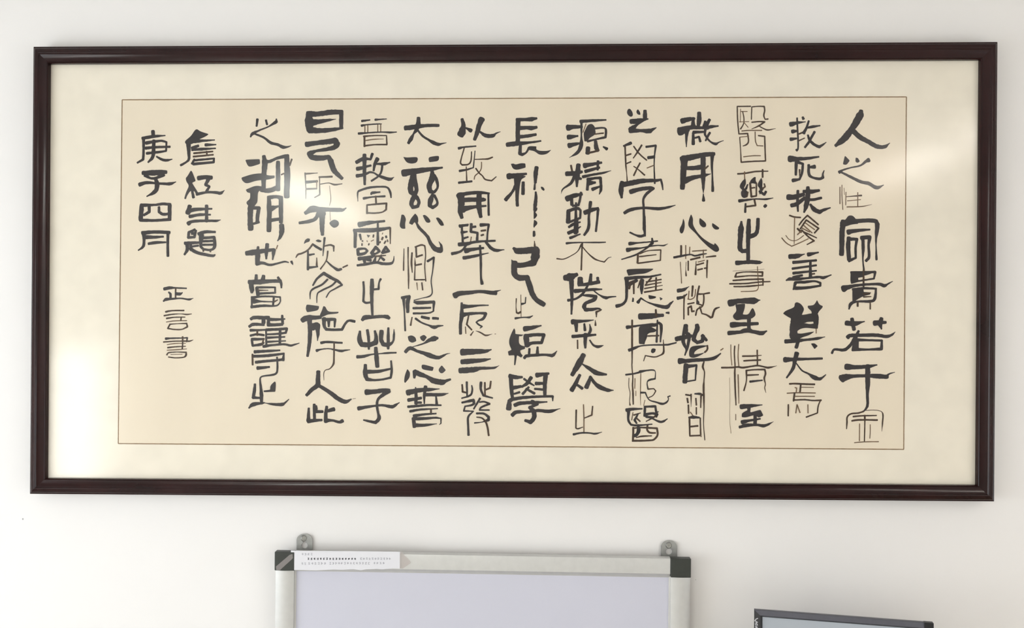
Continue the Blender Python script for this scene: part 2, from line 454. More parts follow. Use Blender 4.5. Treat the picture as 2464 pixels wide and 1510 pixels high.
# brush strokes of each text column, right to left: "C x y scale" sets the origin, "P" is a filled blot, else width and points x,y[,width]
INK_COLUMNS = [
'''
C 1990 250
60 410,85,50 400,130,90 300,300,75 230,390,85 180,440,75 105,500,40
55 310,320,60 400,400,60 500,455,55 600,510,55 690,515,45 755,470,10
P 215,620 275,680 235,735 190,725
P 345,645 372,648 395,690 370,710 340,695
50 500,675,55 470,690,35 400,740,22 290,765,18 190,795,22 150,820,42
25 180,825 310,890,35 420,940,38 500,955,45 600,1005,45 680,975,12
15 155,1000 155,1200
12 180,975 180,1100 190,1270
8 205,1010 210,1090
12 228,1060 225,1215
10 235,1115 415,1100,20
12 245,1165 405,1150
14 370,1065 370,1230
16 240,1238 420,1232 540,1208,6
C 1990 510
P 160,125 225,90 255,40 310,40 350,85 380,140 290,150 240,170 180,180
60 200,120,80 185,200,65 180,350,62 175,505,62
50 300,110 400,105 520,100 590,110 605,150,58 600,220,50 590,330,25 590,400,15 595,570,28
50 260,240,70 300,230,50 400,218,40 515,210,22
48 262,310,50 255,420,55 265,570,50
45 260,325 360,325,35 345,420,30 345,550,28 265,585,40
30 415,310,50 515,300,45 500,400,30 505,540,35 470,585,35
22 430,300,40 435,420 432,580,18 445,700,22
30 290,725 580,720 565,800,22 400,825 300,840
P 285,710 440,720 440,780 375,790 375,815 430,825 290,865 280,820
22 440,700 440,900
P 440,720 580,715 520,745 450,765
40 200,920,80 250,905,55 330,885,35 500,868,30 640,868,35 690,885,45 730,865,20 790,832,8
P 305,930 440,900 440,960 520,965 520,990 440,1010 420,1020 350,1060 305,1090
30 310,930 440,915 590,920,25 575,1040,36 540,1070 370,1075,25 290,1100,40 265,1165,20
25 370,1085 370,1130
15 520,1080 520,1165,18
20 440,985 525,970,12
18 440,1020 530,1015,12
50 235,1335,60 330,1340,60 450,1315,15
45 300,1285 325,1410
55 575,1335,65 705,1325,35
45 655,1280,46 640,1340,60 655,1405,20
C 1990 780
35 250,155,50 275,135,45 400,130,42 600,130,45 720,145,40 780,125,30 820,90,8
30 380,80,30 340,160,50 280,250,38 210,305,40 100,300,30 75,310,28 60,345,30
30 340,185,40 500,190,28 660,195,28 655,295,38 500,302,25 340,302,40
P 320,170 385,190 380,290 400,320 290,325
50 235,510,75 350,515,50 500,505,45 600,487,18
50 490,500,60 490,600,65 490,700,60 485,850,35 485,980,32 440,1045,20 400,1058,15
60 185,650,100 200,640,85 330,622,42 480,618,38 600,622,60 720,630,50 740,600,22 815,575,8
16 440,1045,20 380,1065 290,1075 245,1110 240,1180 235,1255,12
12 470,1035,8 560,1030 650,1045 672,1080,18 668,1180 660,1285,5
12 315,1108,20 400,1100 595,1095,15
10 300,1160,22 340,1152 400,1148 605,1150
18 455,1095,25 455,1200,16 450,1405,14
14 392,1195 390,1400
12 520,1205 520,1290 515,1370
14 330,1422 450,1412 620,1410
''',
'''
C 1860 250
40 215,245,60 300,225,35 390,215,12
22 290,170,22 295,300 302,450 300,540,20 285,555,35
50 235,330,50 280,325,30
50 215,425,45 280,415,25
20 300,365 360,340 400,310
18 305,445 380,410,14
28 358,160 365,178,36
25 430,205 405,280,28 370,350,40
25 395,290,20 470,275,35 565,260,18
30 500,335,30 470,390 430,460 385,520,28
25 420,375 445,440,35 500,490,35 555,515,38 600,490,25 640,460,10
45 205,660,80 300,660,50 400,655,38 550,635,22
35 280,700,40 275,850,32
30 300,700,40 360,720,30 350,820,32 320,905,28 240,920,45
20 320,790 320,860,12
30 430,735,35 435,850,35 480,885,28 560,900,35 600,885,35 600,840,22 615,800,12
45 440,760,30 500,755,50
60 185,1120,70 250,1120,60 370,1085,45
35 300,1045 295,1170 300,1290,22
50 225,1220,50 290,1200,50 380,1130,45
40 420,1005,45 420,1100,60 400,1220,60 375,1300,25
45 370,1050,40 450,1055,55 555,1040,32
35 400,1150 480,1150 580,1130,32
30 450,1210 500,1270,55 560,1300,50 610,1275,35 690,1248,16
C 1860 510
20 200,40 255,58 330,65
14 260,65 258,200 255,380,10
18 155,280,10 190,325 255,345 310,325 370,280,12
12 105,310,14 160,370 225,410 320,370 425,320,14
18 315,155 360,95 415,40,20 480,95 545,150,20
20 330,200 400,95 550,195 500,250
16 390,130 500,210
16 370,160 470,250
16 345,190 440,240
25 295,200 340,240
16 295,270 340,230
20 345,215 430,300 495,345 410,390,14
18 370,240 430,265 525,310,14
50 205,535,60 280,530,60 380,505,12
50 425,510,50 545,485,20
35 245,605,40 520,580,28
32 235,680,30 520,640,25
32 245,735,35 520,705,22
30 245,785,35 350,760,30
22 450,600,30 450,780,40
20 470,745 500,740
25 160,820,20 200,805,40 300,805,40 400,795,25 560,780,30 600,790,38 700,755,15
25 245,930,20 270,850,40
32 270,845 400,840,35 500,830,25 570,850,26 570,885,26 400,910,35 270,915,45
P 120,1220 150,1185 260,1145 260,1095 290,1080 340,1105 380,1165 350,1225 330,1290 240,1290 180,1260
P 415,1150 420,1125 495,1120 530,1055 555,1110 600,1130 595,1150 555,1190 530,1240 500,1270 455,1250 470,1195
P 300,1240 400,1230 455,1215 540,1235 548,1310 480,1318 410,1320 388,1334 300,1340 230,1290
75 512,1250 518,1320,64 520,1390,40
110 270,1285 250,1400,100 245,1495,92
P 240,1330 385,1334 440,1347 480,1341 545,1320 540,1395 500,1402 400,1390 330,1402 270,1448 230,1440
P 230,1440 270,1450 330,1464 420,1447 500,1435 440,1480 350,1505 290,1545 210,1538
14 520,1400 520,1455
C 1860 780
45 155,205,55 300,195,45 400,185,30 530,170,35 625,150,8
45 310,150 300,210 280,275
P 455,230 500,225 540,260 500,298
40 145,425,65 250,420,40 440,415,30 590,410,28
40 285,350,60 265,430,50 240,530,40 165,640,22
15 275,460 350,555,18 420,590,22 500,640,55 560,655,40 600,635,22 635,605,12
14 200,715,22 250,712 390,718 500,720
22 335,720 325,815
12 345,755 490,758
16 265,760 285,765 280,820
16 170,828 280,822 510,825
22 260,825 248,920
14 265,865 500,865
18 245,910 380,905 480,915 580,912,20
16 570,915 545,980 535,1065 400,1115,18
18 185,965 183,1100
16 275,1065 290,965 325,1060
14 420,965 422,1065
''',
'''
C 1725 240
16 405,78 245,80 250,250 265,410 370,405,18 380,500,18 360,535,20 315,555,12
10 285,110 282,270
12 285,140 365,140
14 310,140 325,220 320,290 285,350,18
10 270,265 385,262
12 320,265 375,330
14 415,235 420,85 500,78 570,80,18 575,130 565,190 580,235,14 615,230,18
16 420,270 510,262 575,265,20 500,315 420,350,8
14 500,310 550,340 610,362,18 705,345,6
16 300,375 380,368 540,368
12 275,450 385,437
12 275,450 285,600 292,750,18 440,740 585,735 580,600 575,440,18 500,430
14 460,385 465,500 485,550 555,555
14 320,685 440,672 525,672
20 250,890 330,885 470,862 615,858,14
16 333,865 335,960
22 550,840 550,930
P 345,950 352,1010 325,1060 380,1110 375,1165 330,1185 295,1165 288,1110 305,1085 270,1050 285,1005 320,960
22 370,1020,18 350,1070,28
18 375,1110 360,1165
P 395,975 450,925 468,930 465,975 485,1000 475,1015 420,1000 405,1020
25 400,1000 415,1165 475,1155,18 475,1000
18 420,1060 455,1055
P 535,935 550,975 545,1050 575,1055 520,1140 505,1120 520,1070 485,1030 500,990
18 570,1010 580,1045 545,1070
20 515,1100,30 570,1140 590,1105
35 270,1215,40 350,1205,28 460,1192,16 550,1195,20 590,1195,24 675,1180,10
22 450,1195 465,1270 350,1285
38 345,1250,25 340,1350,28
48 580,1275 583,1278
C 1725 500
50 295,165,25 290,250,70 280,400,60 280,490,60 305,520,50 345,515,50
55 385,145,45 380,250,60 375,450,50 378,660,45
48 495,135,45 490,240,45 470,310,50 400,345,55
50 240,660,60 320,655,45 420,650,48 510,655,45 548,652,10
10 190,760,5 350,750 490,742 570,735,5
22 220,830,25 235,785,18 330,770,14 550,772,22 548,818,20 400,815,16 230,830,20
12 488,705 495,850 498,960 470,995,16 290,1005,12
20 195,872 380,860 555,855,22 555,930,16
14 155,912,20 350,908,18 520,890,18 640,885,16
14 205,945,18 320,945 400,940,22 555,925,14
65 160,1145,85 260,1120,60 450,1115,80 520,1108,12
P 220,1160 340,1150 335,1210 310,1280 380,1285 420,1205 440,1205 470,1280 450,1310 400,1340 300,1340 240,1355 200,1330 190,1290 240,1240
50 180,1405,70 300,1400,50 490,1390,38
50 385,1310 385,1470,45
C 1725 780
45 145,105,55 250,95,45 370,85,30 450,90,45 540,105,55 598,80,20
P 325,45 410,45 440,75 360,90 280,70
18 168,245,12 170,370 180,490,12
16 215,260 210,350 218,500,16 215,600,22 222,800,20 230,970,14
18 263,240,14 255,380 265,510
20 58,520,22 180,518 260,512 310,520,24 430,502,20 490,495 560,508 620,520,25 720,498,5
20 310,382 430,380 535,372,10
20 325,438 430,432 525,428
18 485,310 488,490
18 350,555 450,545 575,542,22 585,590 570,650 585,720,12 575,760 590,820,6
18 355,555,22 355,680,14 325,795,20
22 355,612 500,605,16
28 400,688 545,672,18
10 152,640,4 158,850 155,1150 170,1310,6
16 255,605 260,760 265,950,10
10 228,1080 228,1150
40 295,990,60 400,980,45 545,968,12
P 350,990 410,990 400,1060 525,1025 560,1095 500,1125 460,1085 350,1120 300,1115 300,1065 370,1030
38 305,1175,50 400,1155,30 520,1135,22
40 460,1080 460,1200,45
45 275,1235,35 350,1215,45 480,1208,28 560,1220,40 610,1205,30 680,1170,6
''',
'''
C 1610 250
70 160,205,70 230,185,55 305,175,30
35 290,170 285,280,50 200,290 120,310,60
70 130,335,90 230,310,50
38 215,320,50 208,420,30 208,515,12
50 362,110,50 362,200,60 350,270,40
40 300,230,25 300,280,50 430,290,30
35 435,210,30 420,270,40 450,280,60
35 485,190,38 460,240,40 430,350,30 450,400,25 500,455,22 560,480,35 600,460,15 655,440,8
40 460,290 500,275 590,265,20
28 490,345,28 460,400 440,440,22
35 295,340,40 410,335,28
45 290,350,30 290,480,42
25 300,410 360,395 375,450,30
75 150,660,60 250,645,75 370,620,60 470,605,55 540,600,45
60 185,650,90 175,800,75 160,1010,60
38 520,620,45 515,750,28 520,850,20 525,1045,35
50 410,650,60 410,850,60 412,1000,35 412,1065,12
35 412,1080,12 415,1160,40
60 200,770,45 300,770,55 400,755,60
25 430,780 470,745,18
45 190,920,80 270,890,60 340,875,45 420,860 500,840,10
C 1610 510
P 170,75 188,120 188,190 165,255 140,258 125,225 130,190 155,150
P 265,25 290,80 285,140 300,180 340,245 400,310 480,365 540,395 550,370 590,410 605,450 590,475 555,480 480,425 430,380 370,320 320,255 240,185 228,140 245,70
P 370,70 430,115 450,150 440,180 405,185 370,155 360,110
P 520,130 560,155 605,190 595,210 550,210 515,170
24 145,405 145,515
14 200,400 200,560
14 250,420 245,510
22 60,545,28 140,530 260,510,18 310,525,22 390,508 450,500,12
16 280,470 450,458
14 412,455 412,550
22 260,572 370,545
14 445,540 560,528,22
14 350,600 425,580
18 335,635 415,612
20 345,695 400,682
20 325,590,8 318,750,24
16 460,580,20 455,680 455,790,12
18 460,670 425,675
16 135,600,10 145,750 150,855,12
16 205,600,6 200,680 205,765,20
18 230,590 230,700
40 110,945,50 170,935,42 240,895,8
38 105,1035,42 170,1020,32 215,985,14
22 183,1000 178,1130,18 178,1285
16 240,950 232,1040
18 285,890,25 275,1010,22
16 318,930 305,1020 260,1050 225,1045
18 225,1105 300,1090
22 232,1235,22 230,1150 265,1130 275,1195 300,1190
22 362,890 340,1000 335,1100,18 400,1120
25 345,985 400,985,18 485,972,22
20 415,990 418,1060 400,1130 340,1170 320,1240
18 370,1140,24 395,1220,16 450,1235,20 500,1268,25 520,1260 540,1190 560,1160 605,1145,14
P 340,1050 370,1085 355,1110 325,1110
C 1610 770
40 200,65,55 210,150,45 240,180,45 225,310,35 190,420,18
35 185,80,30 170,250,45 210,350,30
55 90,225,60 180,205,55 270,190,40
40 335,60,50 340,100,60 310,170,50 295,230,50 340,270,40 400,250,45 410,190,45
40 400,185,45 450,240,35
P 240,360 270,310 400,300 470,305 420,325 350,345 305,380 300,410 380,400 430,385 400,410 340,440 290,455 240,440
22 460,305 460,350 430,385
40 130,490,75 200,490,50 300,480,45 420,475,38 540,455,40 620,400,16
16 620,360 650,340
60 205,540,60 195,650,60 190,740,60
30 200,555,55 270,550,40 330,540,25 315,720,18 220,735
16 420,500,20 405,560,25 425,620,14 420,720,14 415,800,25 418,930,22 420,1050,14 415,1250,10 430,1440,12
20 200,895 265,905
18 265,890 265,1040,5
22 218,940 228,990
20 232,1020 235,1120
22 310,885,18 370,885,30 400,900,25
22 385,890 380,1050,14
20 322,940 328,1020
18 328,1050 328,1130
16 255,1105 290,1150
30 240,1170,25 290,1165,40 360,1170,24
24 245,1175 250,1390,20 380,1385,20 375,1175,18
22 250,1280 345,1270
16 380,1380 385,1400
''',
'''
C 1475 250
P 165,100 180,60 205,55 235,95 242,140 215,158 180,135
P 280,85 300,62 328,100 330,130 305,130 285,112
52 385,85,45 385,160,55 380,185,45
60 220,210,60 300,205,65 420,180,20
40 370,195,30 300,240 215,310,70
65 215,315,75 260,320,55 330,320,40 440,325,60 480,305,35 520,285,12
32 130,505,25 215,470,38
18 145,505,20 155,730 165,840,10 172,930,18
20 155,620 215,600
18 155,720 215,695
18 250,510 300,580 350,630 405,675
22 345,495 300,570 245,650,14
14 250,750 300,785 380,855,20
20 325,710 290,775 250,860
26 400,515,28 515,500,26 500,620,16 495,740,14 503,955,22
32 425,645,38 495,635
16 410,770 490,738
65 110,945,55 95,1040,65 105,1125,30
65 110,975,60 200,955,65 320,930,60 450,920,45 520,920,38 575,910,28 590,960,25 600,1030,16
45 215,1055,60 320,1025,48 450,1010,45 490,1015,30 400,1085,35 365,1150,28 370,1250,28 372,1350,30 372,1510,32
40 140,1310,40 200,1275,45 300,1255,35 400,1250,30 550,1260,40 650,1245,30 750,1217,10
C 1475 520
35 375,0 378,130,38 385,235,25
28 385,225,30 330,240,35 270,225,22 205,195,22
28 200,330,45 300,320,20 440,308,16 535,298,18
30 470,265,20 475,320,35 420,370,25 350,420,20 270,465,22 105,518,15
35 175,405,55 230,395,35 350,380,18 450,360 540,350,14 610,352,18 660,330,5
18 320,450 420,415,12 575,405,16 570,530,16 300,565,20
22 300,460,25 295,560
14 320,485,18 520,462,12
P 160,655 175,635 330,630 485,630 480,645 390,690 300,695 210,710 185,715
32 150,750,45 300,735,40 450,725,25 575,700,20
38 165,750,50 165,900,35 155,1010,30 110,1060,35 45,1080,45
30 190,820,50 285,770,40
25 250,790 250,930,20
30 215,790,25 195,870,25
38 350,770,50 345,860,45 345,930,20
25 330,780 300,860,15
22 460,740 385,830,14
18 400,790 580,760
18 390,830 580,795,14
18 380,870 595,830,10
22 380,912 590,880,16
28 520,740,22 515,890
P 235,975 255,985 250,1030 225,1030
20 300,1035,40 335,985,22 400,1025,14 460,1050,22 560,1080,40 650,1090,48 690,1050,30 725,1020,12
P 425,945 520,965 515,985 450,998 430,990
P 560,970 600,990 570,1015
50 330,1205,80 450,1200,70 600,1190,40
30 515,1125,25 520,1200
22 640,1160,20 670,1162,30
25 170,1335,45 240,1325,28 340,1310,22 480,1295,25
P 310,1325 460,1290 560,1280 520,1330 460,1330 500,1350 530,1370 500,1395 440,1400 410,1425 415,1440 400,1480 385,1510 380,1540 310,1535
30 550,1280,30 580,1310,40 570,1510,20
20 535,1250 525,1510,28
20 420,1440 550,1435
C 1475 770
18 230,0,22 230,300,24 230,480,16 228,550,14 238,680,14 235,780,18 240,870,22 243,1010,16
25 195,360,40 260,335,35 330,310,18 450,298 650,295,22 700,285 760,270,18
P 480,335 515,345 510,380 480,400 455,385 460,350
14 605,235,8 610,330,20 605,395,25 560,425,16 500,442 390,425,14 368,490,10
18 155,655,22 240,645,22 310,628 325,620,35 400,605,20 490,600,18 510,620,10 508,690,14 505,705,20 440,718,25 412,745,12 420,825,18
18 420,828 490,822,14 515,850,14 480,905,12 430,930
12 335,640 330,870 332,1020,5
18 335,870,25 390,870,18 405,910,14 440,960 520,985,20 590,1005,28 640,990,22 668,950,12 660,920,14 688,910,16
14 192,695,8 190,800 205,870 200,980 205,1020,18
12 265,700 262,820
8 275,850 275,910
8 385,960 368,1030
28 165,1080,45 230,1070,35 350,1065,18
25 190,1080,40 185,1200,28 215,1255,25 280,1265,25 470,1250,14
14 240,1110 225,1200
28 385,1050,30 380,1150
24 380,1040 510,1035,28 520,1110,25 545,1100,14
26 390,1135,35 470,1120,28 530,1130,35 520,1160,30
20 400,1160,30 480,1170
22 530,1120 500,1160 400,1215,14
22 400,1155,20 480,1185 560,1220,28 600,1218,30 655,1185,12
20 250,1140 330,1115,14
22 300,1130 260,1200,30 285,1240,22
20 285,1180 325,1215
20 240,1300 330,1290 530,1300,25 535,1380,24 490,1435 430,1445 235,1450,25
25 245,1290 240,1445
40 300,1260,30 310,1320,50 290,1370,40 260,1390
25 415,1260 412,1320 440,1350 510,1355,20
16 280,1410,14 350,1395,22 465,1390,14
''',
'''
C 1330 270
30 335,110,40 480,100,35 640,92,20
60 185,185,75 260,175,50 350,175,35
50 190,300,60 300,285,25
40 200,400,65 260,385,45 340,370,20
30 345,120 345,280,20 340,400,50 300,480,40 200,545,6
P 385,225 420,150 470,135 505,170 510,200 520,265 440,310 420,350 380,350 370,250
25 500,195 620,188,22 640,210,30 635,300,30 520,325,22 420,350,28
18 510,262 610,250
14 400,140 365,240
45 515,350,40 525,430,55 545,460,40
55 425,430,55 420,490,55
25 430,490 550,460
45 610,415,20 650,440,40
25 220,640 235,720
55 170,740,60 290,730,55 350,715,35
50 310,635,55 295,750,60 290,890,28
25 270,740,40 220,850,35 120,925,18 100,980,3
40 320,690,30 300,790,50 340,800,30
50 385,640,65 450,630,45 585,605,30
35 395,710,45 560,665,30
25 545,590,35 540,690,28
30 365,775,38 480,750,28 600,730 700,702,8
35 430,800,40 415,930,35
30 420,810,40 520,790,30 575,790,35 580,930,35 560,985,12
40 440,850,60 510,845,30
30 480,925,45 560,895,25
60 175,1040,70 250,1005,55 350,985,35
40 225,1000,40 230,1110,40
35 340,965,30 325,1060,30 310,1115 240,1125
25 280,1090 275,1450,50
35 190,1185,50 185,1320,55
30 190,1185,40 300,1155,40 335,1180,28 330,1270,28 200,1320,30
35 195,1380,30 250,1345,40 330,1320,20
35 190,1450,45 260,1420,45 335,1375,16
35 210,1510,35 330,1465,18
40 290,1290 290,1440
50 390,1205,60 470,1175,50 545,1155,35
35 455,1080,40 435,1250,30 430,1390,38 380,1475,30
35 545,1165,35 535,1290,28 520,1430,28
C 1330 520
20 165,325,28 240,318,20 360,315,16 560,315,20 635,312,14
18 355,325,22 350,450,20 343,645,20
14 345,340,22 300,420,12 230,470 130,515,14 50,510,18
14 360,370,14 420,440 500,510,22 560,535,14 620,550,16 670,500,10 705,490,6
50 150,740,70 200,735,100 290,700,45
45 225,780,60 230,1000,38 225,1175,24
28 185,1010,35 270,995,25 330,960,32 370,920,30 400,870 430,820,25
70 330,750,65 330,810,75
45 310,830,30 420,815,45 555,790,45
40 460,700,35 450,790,45
45 540,740,35 545,790,35
32 270,900,50 380,890,35 500,880 590,878,18
16 480,885 560,945,18 640,980,38 690,970,22 760,965,14
38 370,950,25 450,955,40 520,965,40 500,1000,50 400,1045,40 375,1085,50 395,1125,45 480,1120,40 550,1110,25 585,1125,16
22 575,1130,20 525,1150,25 525,1210,14
24 512,1250,8 515,1310,24
45 240,1270,65 290,1265,45 400,1258,30 490,1248,12
35 280,1290,50 285,1380,35
35 380,1295,25 388,1370,35
35 445,1300,14 455,1370,35 430,1420,30
42 240,1445,42 380,1435,40 515,1425,28
38 395,1420,50 390,1520,40 392,1580,28
20 298,1490,18 300,1590,18
C 1330 770
25 445,240,18 490,300,25 540,318,38 575,312,28 610,302,8
65 370,420,60 320,510,75 235,655,50
35 360,530,20 440,580,45 520,630,60 580,645,45 645,652,25
50 325,660,38 270,770,50 230,840,55
38 285,770,30 355,820,35
50 455,680,35 430,750,50 405,805,55
35 450,680,35 510,760,40 560,800,55 660,840,45 730,842,12
18 283,1080,20 278,1295,18 300,1305,18 360,1285,12
18 370,1015,16 375,1180 375,1360,16
18 480,1035,16 470,1140,20 385,1175,14
22 250,1372,28 340,1355,20 440,1355,18 510,1365,24 590,1345,8
''',
'''
C 1200 265
45 220,115,45 320,112,40 390,108,55 455,98,28
60 235,120,60 230,260,55 230,400,55
40 250,215,50 340,210,45 390,215,55 455,205,35
42 250,320,45 350,310,42 445,292,35
32 105,415,55 180,405,58 240,400,50 400,385,28 505,370,22
50 260,430,40 255,520,45 280,535,35 330,510,25 360,460,28
P 345,450 370,430 455,435 450,470 480,485 520,490 580,490 635,475 580,530 490,540 430,490 360,480
P 145,645 180,640 200,655 270,635 320,640 325,690 220,720 170,705
60 120,795,75 200,785,55 330,765,30
P 180,790 325,790 320,805 270,830 255,900 245,1000 240,1060 200,1060 200,960 190,940
40 220,1050,40 225,1145,40
35 205,900,40 165,980,32 85,1075,48
45 295,870,40 292,1005,42
45 455,690,50 445,760,55 440,870,35
20 435,890,22 430,950,28
35 445,985,25 448,1060,40 440,1130,45 432,1200,35
P 420,1180 465,1170 465,1200 440,1225 468,1260 440,1300 420,1310
P 425,1315 465,1340 465,1370 440,1395 425,1415 415,1400
30 425,1460,30 425,1500,32
P 505,920 530,920 555,950 545,970 515,955
C 1200 520
20 430,300,12 435,370,25
P 410,180 440,190 445,230 430,250 408,245
60 180,385,35 220,415,75 300,415,75 420,405,85 445,410,100 440,480,105 420,560,80 300,585,60 220,590,65 185,580,50
60 190,560,75 190,690,70 250,740,70 340,735,65 370,830,70 400,920,65 450,1000,60 540,1060,60
P 150,515 205,555 190,600 155,600
14 212,990 208,1080,8 215,1160,18 235,1165,24 265,1150
10 267,945 270,1220
14 325,975 320,1045 275,1055,28
22 200,1228,28 270,1218,16 320,1215,16 370,1215,25 410,1195,10
C 1200 770
55 315,105,65 400,90,50 510,65,18
P 185,95 200,120 200,165 300,175 270,195 245,190 240,290 320,320 380,300 330,320 260,350 260,390 290,425 270,450 220,420 200,540 185,540 190,420 120,425 110,375 155,355 125,290 125,230 155,150
45 320,190,50 430,175,40 545,175,38 515,270,38 400,275,38 340,300,60 330,200,70
35 300,330,40 245,350,30
36 310,455,35 330,430,40 450,420,35 560,415,28 640,425,42 655,420,40 700,370,10
35 370,345,30 365,420,30
40 468,325,28 465,415,42
48 135,670,55 200,685,50 280,685,30
40 145,680,50 155,850,48 165,930,40
42 165,815,50 265,795,35
32 190,885,25 250,865,28
40 390,690,45 340,760,45 280,800,30
28 305,705 360,745 425,785,18
30 360,805,28 290,885,35
28 330,825 430,880,32
55 460,660,60 600,640,30
60 565,650,60 555,780,50 555,915,42
45 450,760,45 540,760,35
38 435,825,28 540,835,32
36 120,1060,70 130,970,50 170,950,45 300,930,38 450,920,32 580,915,30 650,915,28 650,970,14
42 195,1020,48 250,1000,45 400,990,40 580,982,18
40 400,985,60 470,1010,30 370,1050,38 420,1100,60 425,1170,55 385,1225,50 320,1205,35
40 165,1140,50 210,1105,45 350,1100,28 480,1085,38 610,1095,45 740,1062,8
''',
'''
C 1075 265
60 185,110,40 200,180,55 185,260,90 170,290,90
45 235,215,25 290,245,50
50 420,110,75 390,180,60 365,270,55 335,350,42
40 400,260,25 470,305,50 560,305,45 590,280,22 645,258,8
22 145,458,35 200,445,22 350,432,18
16 210,455 165,630,18 185,658,20 260,650,18 290,610,18 298,500,14
14 340,490,12 320,690,16 240,715,24 155,730,30
12 235,680 240,860,18
26 145,872,28 300,855,26
14 330,592,12 440,588,16 500,585,22 550,565,18
16 418,625 415,700 390,745 340,790 330,830
18 350,700 390,755 430,790,16 460,830,20 540,848,18 595,800,12
40 130,1030,45 250,1000,45 400,990,40 510,1000,25
60 165,1020,90 175,1120,80 160,1200,60 180,1290,45
65 390,1000,65 388,1150,65 408,1280,45
45 190,1080,60 300,1075,55 440,1075,50 460,1075,35
35 185,1190,90 260,1175,55 350,1160,40 470,1150,25
28 500,1005,25 505,1260,28
24 155,1390,35 250,1385,25
25 180,1395 185,1500
C 1075 520
32 160,120,40 255,100,25
26 180,115 195,330,28
35 180,195,40 245,185,20
30 190,270,30 255,250,22
34 295,95,36 290,185,32 370,200,28 365,290,32
30 300,130 345,125,30
16 295,250 285,310
34 410,105,45 505,100,28 490,200,22 485,310,24
24 415,175 465,168
24 415,230 440,222
32 150,338,50 250,330,45 320,312,32 450,300,25 580,295,26
28 250,320,30 195,400,26 150,430,30 65,450,40
28 475,315,35 530,380,40 590,410,40 690,402,12
35 230,415,65 300,400,42 440,382,28
28 205,500,45 330,480,35 500,442,12
28 400,355,28 410,550,30 412,740,25 425,810,40
50 100,950,75 150,930,60 250,920,50 400,905,38 540,920,50 590,925,50
20 570,910,30 650,888,8
50 180,1045,30 180,1200,50 165,1300,40 165,1410,38
36 190,1085,60 260,1085,42 400,1072,22 500,1070,16
38 180,1190,70 250,1175,40 400,1165,30 470,1170,36 440,1230,36 380,1255,20 355,1275,18 380,1300,22 425,1325,18 400,1345,12
20 265,1190 240,1300,22 300,1365,20
16 225,1330 230,1410
20 320,1385,12 288,1430,20
12 350,1378,6 400,1395,18 470,1432,22 545,1415,5
10 578,1415 590,1415
C 1075 770
65 190,385,85 250,382,75 400,375,60 470,372,45 535,353,16
50 185,500,60 250,495,65 440,480,45 525,465,16
60 165,605,70 250,600,70 340,592,65 400,578,40 570,572,28 630,545,6
22 185,775 190,860,24 235,870
22 240,745,28 245,910,20
22 300,785,16 308,840,24 285,900,26 180,938,18
30 412,750,36 410,830,30 440,905,26 550,935,20
22 458,750 460,900
22 530,735 520,815,22 470,835
26 185,990,26 320,960,36 330,1000,32 300,1020,26 220,1035,20 205,1090,22 320,1095,16 260,1160,26 258,1280,26 262,1380,30
24 400,940,26 325,1065,20
24 395,985,20 450,980 515,1005,26 410,1050,24 395,1080,20 510,1080,20
26 360,1120,26 450,1125,26 505,1165,32 500,1200,36 420,1225,12 335,1235,18
20 360,1165,14 430,1180,20 480,1250,24 505,1385,24
''',
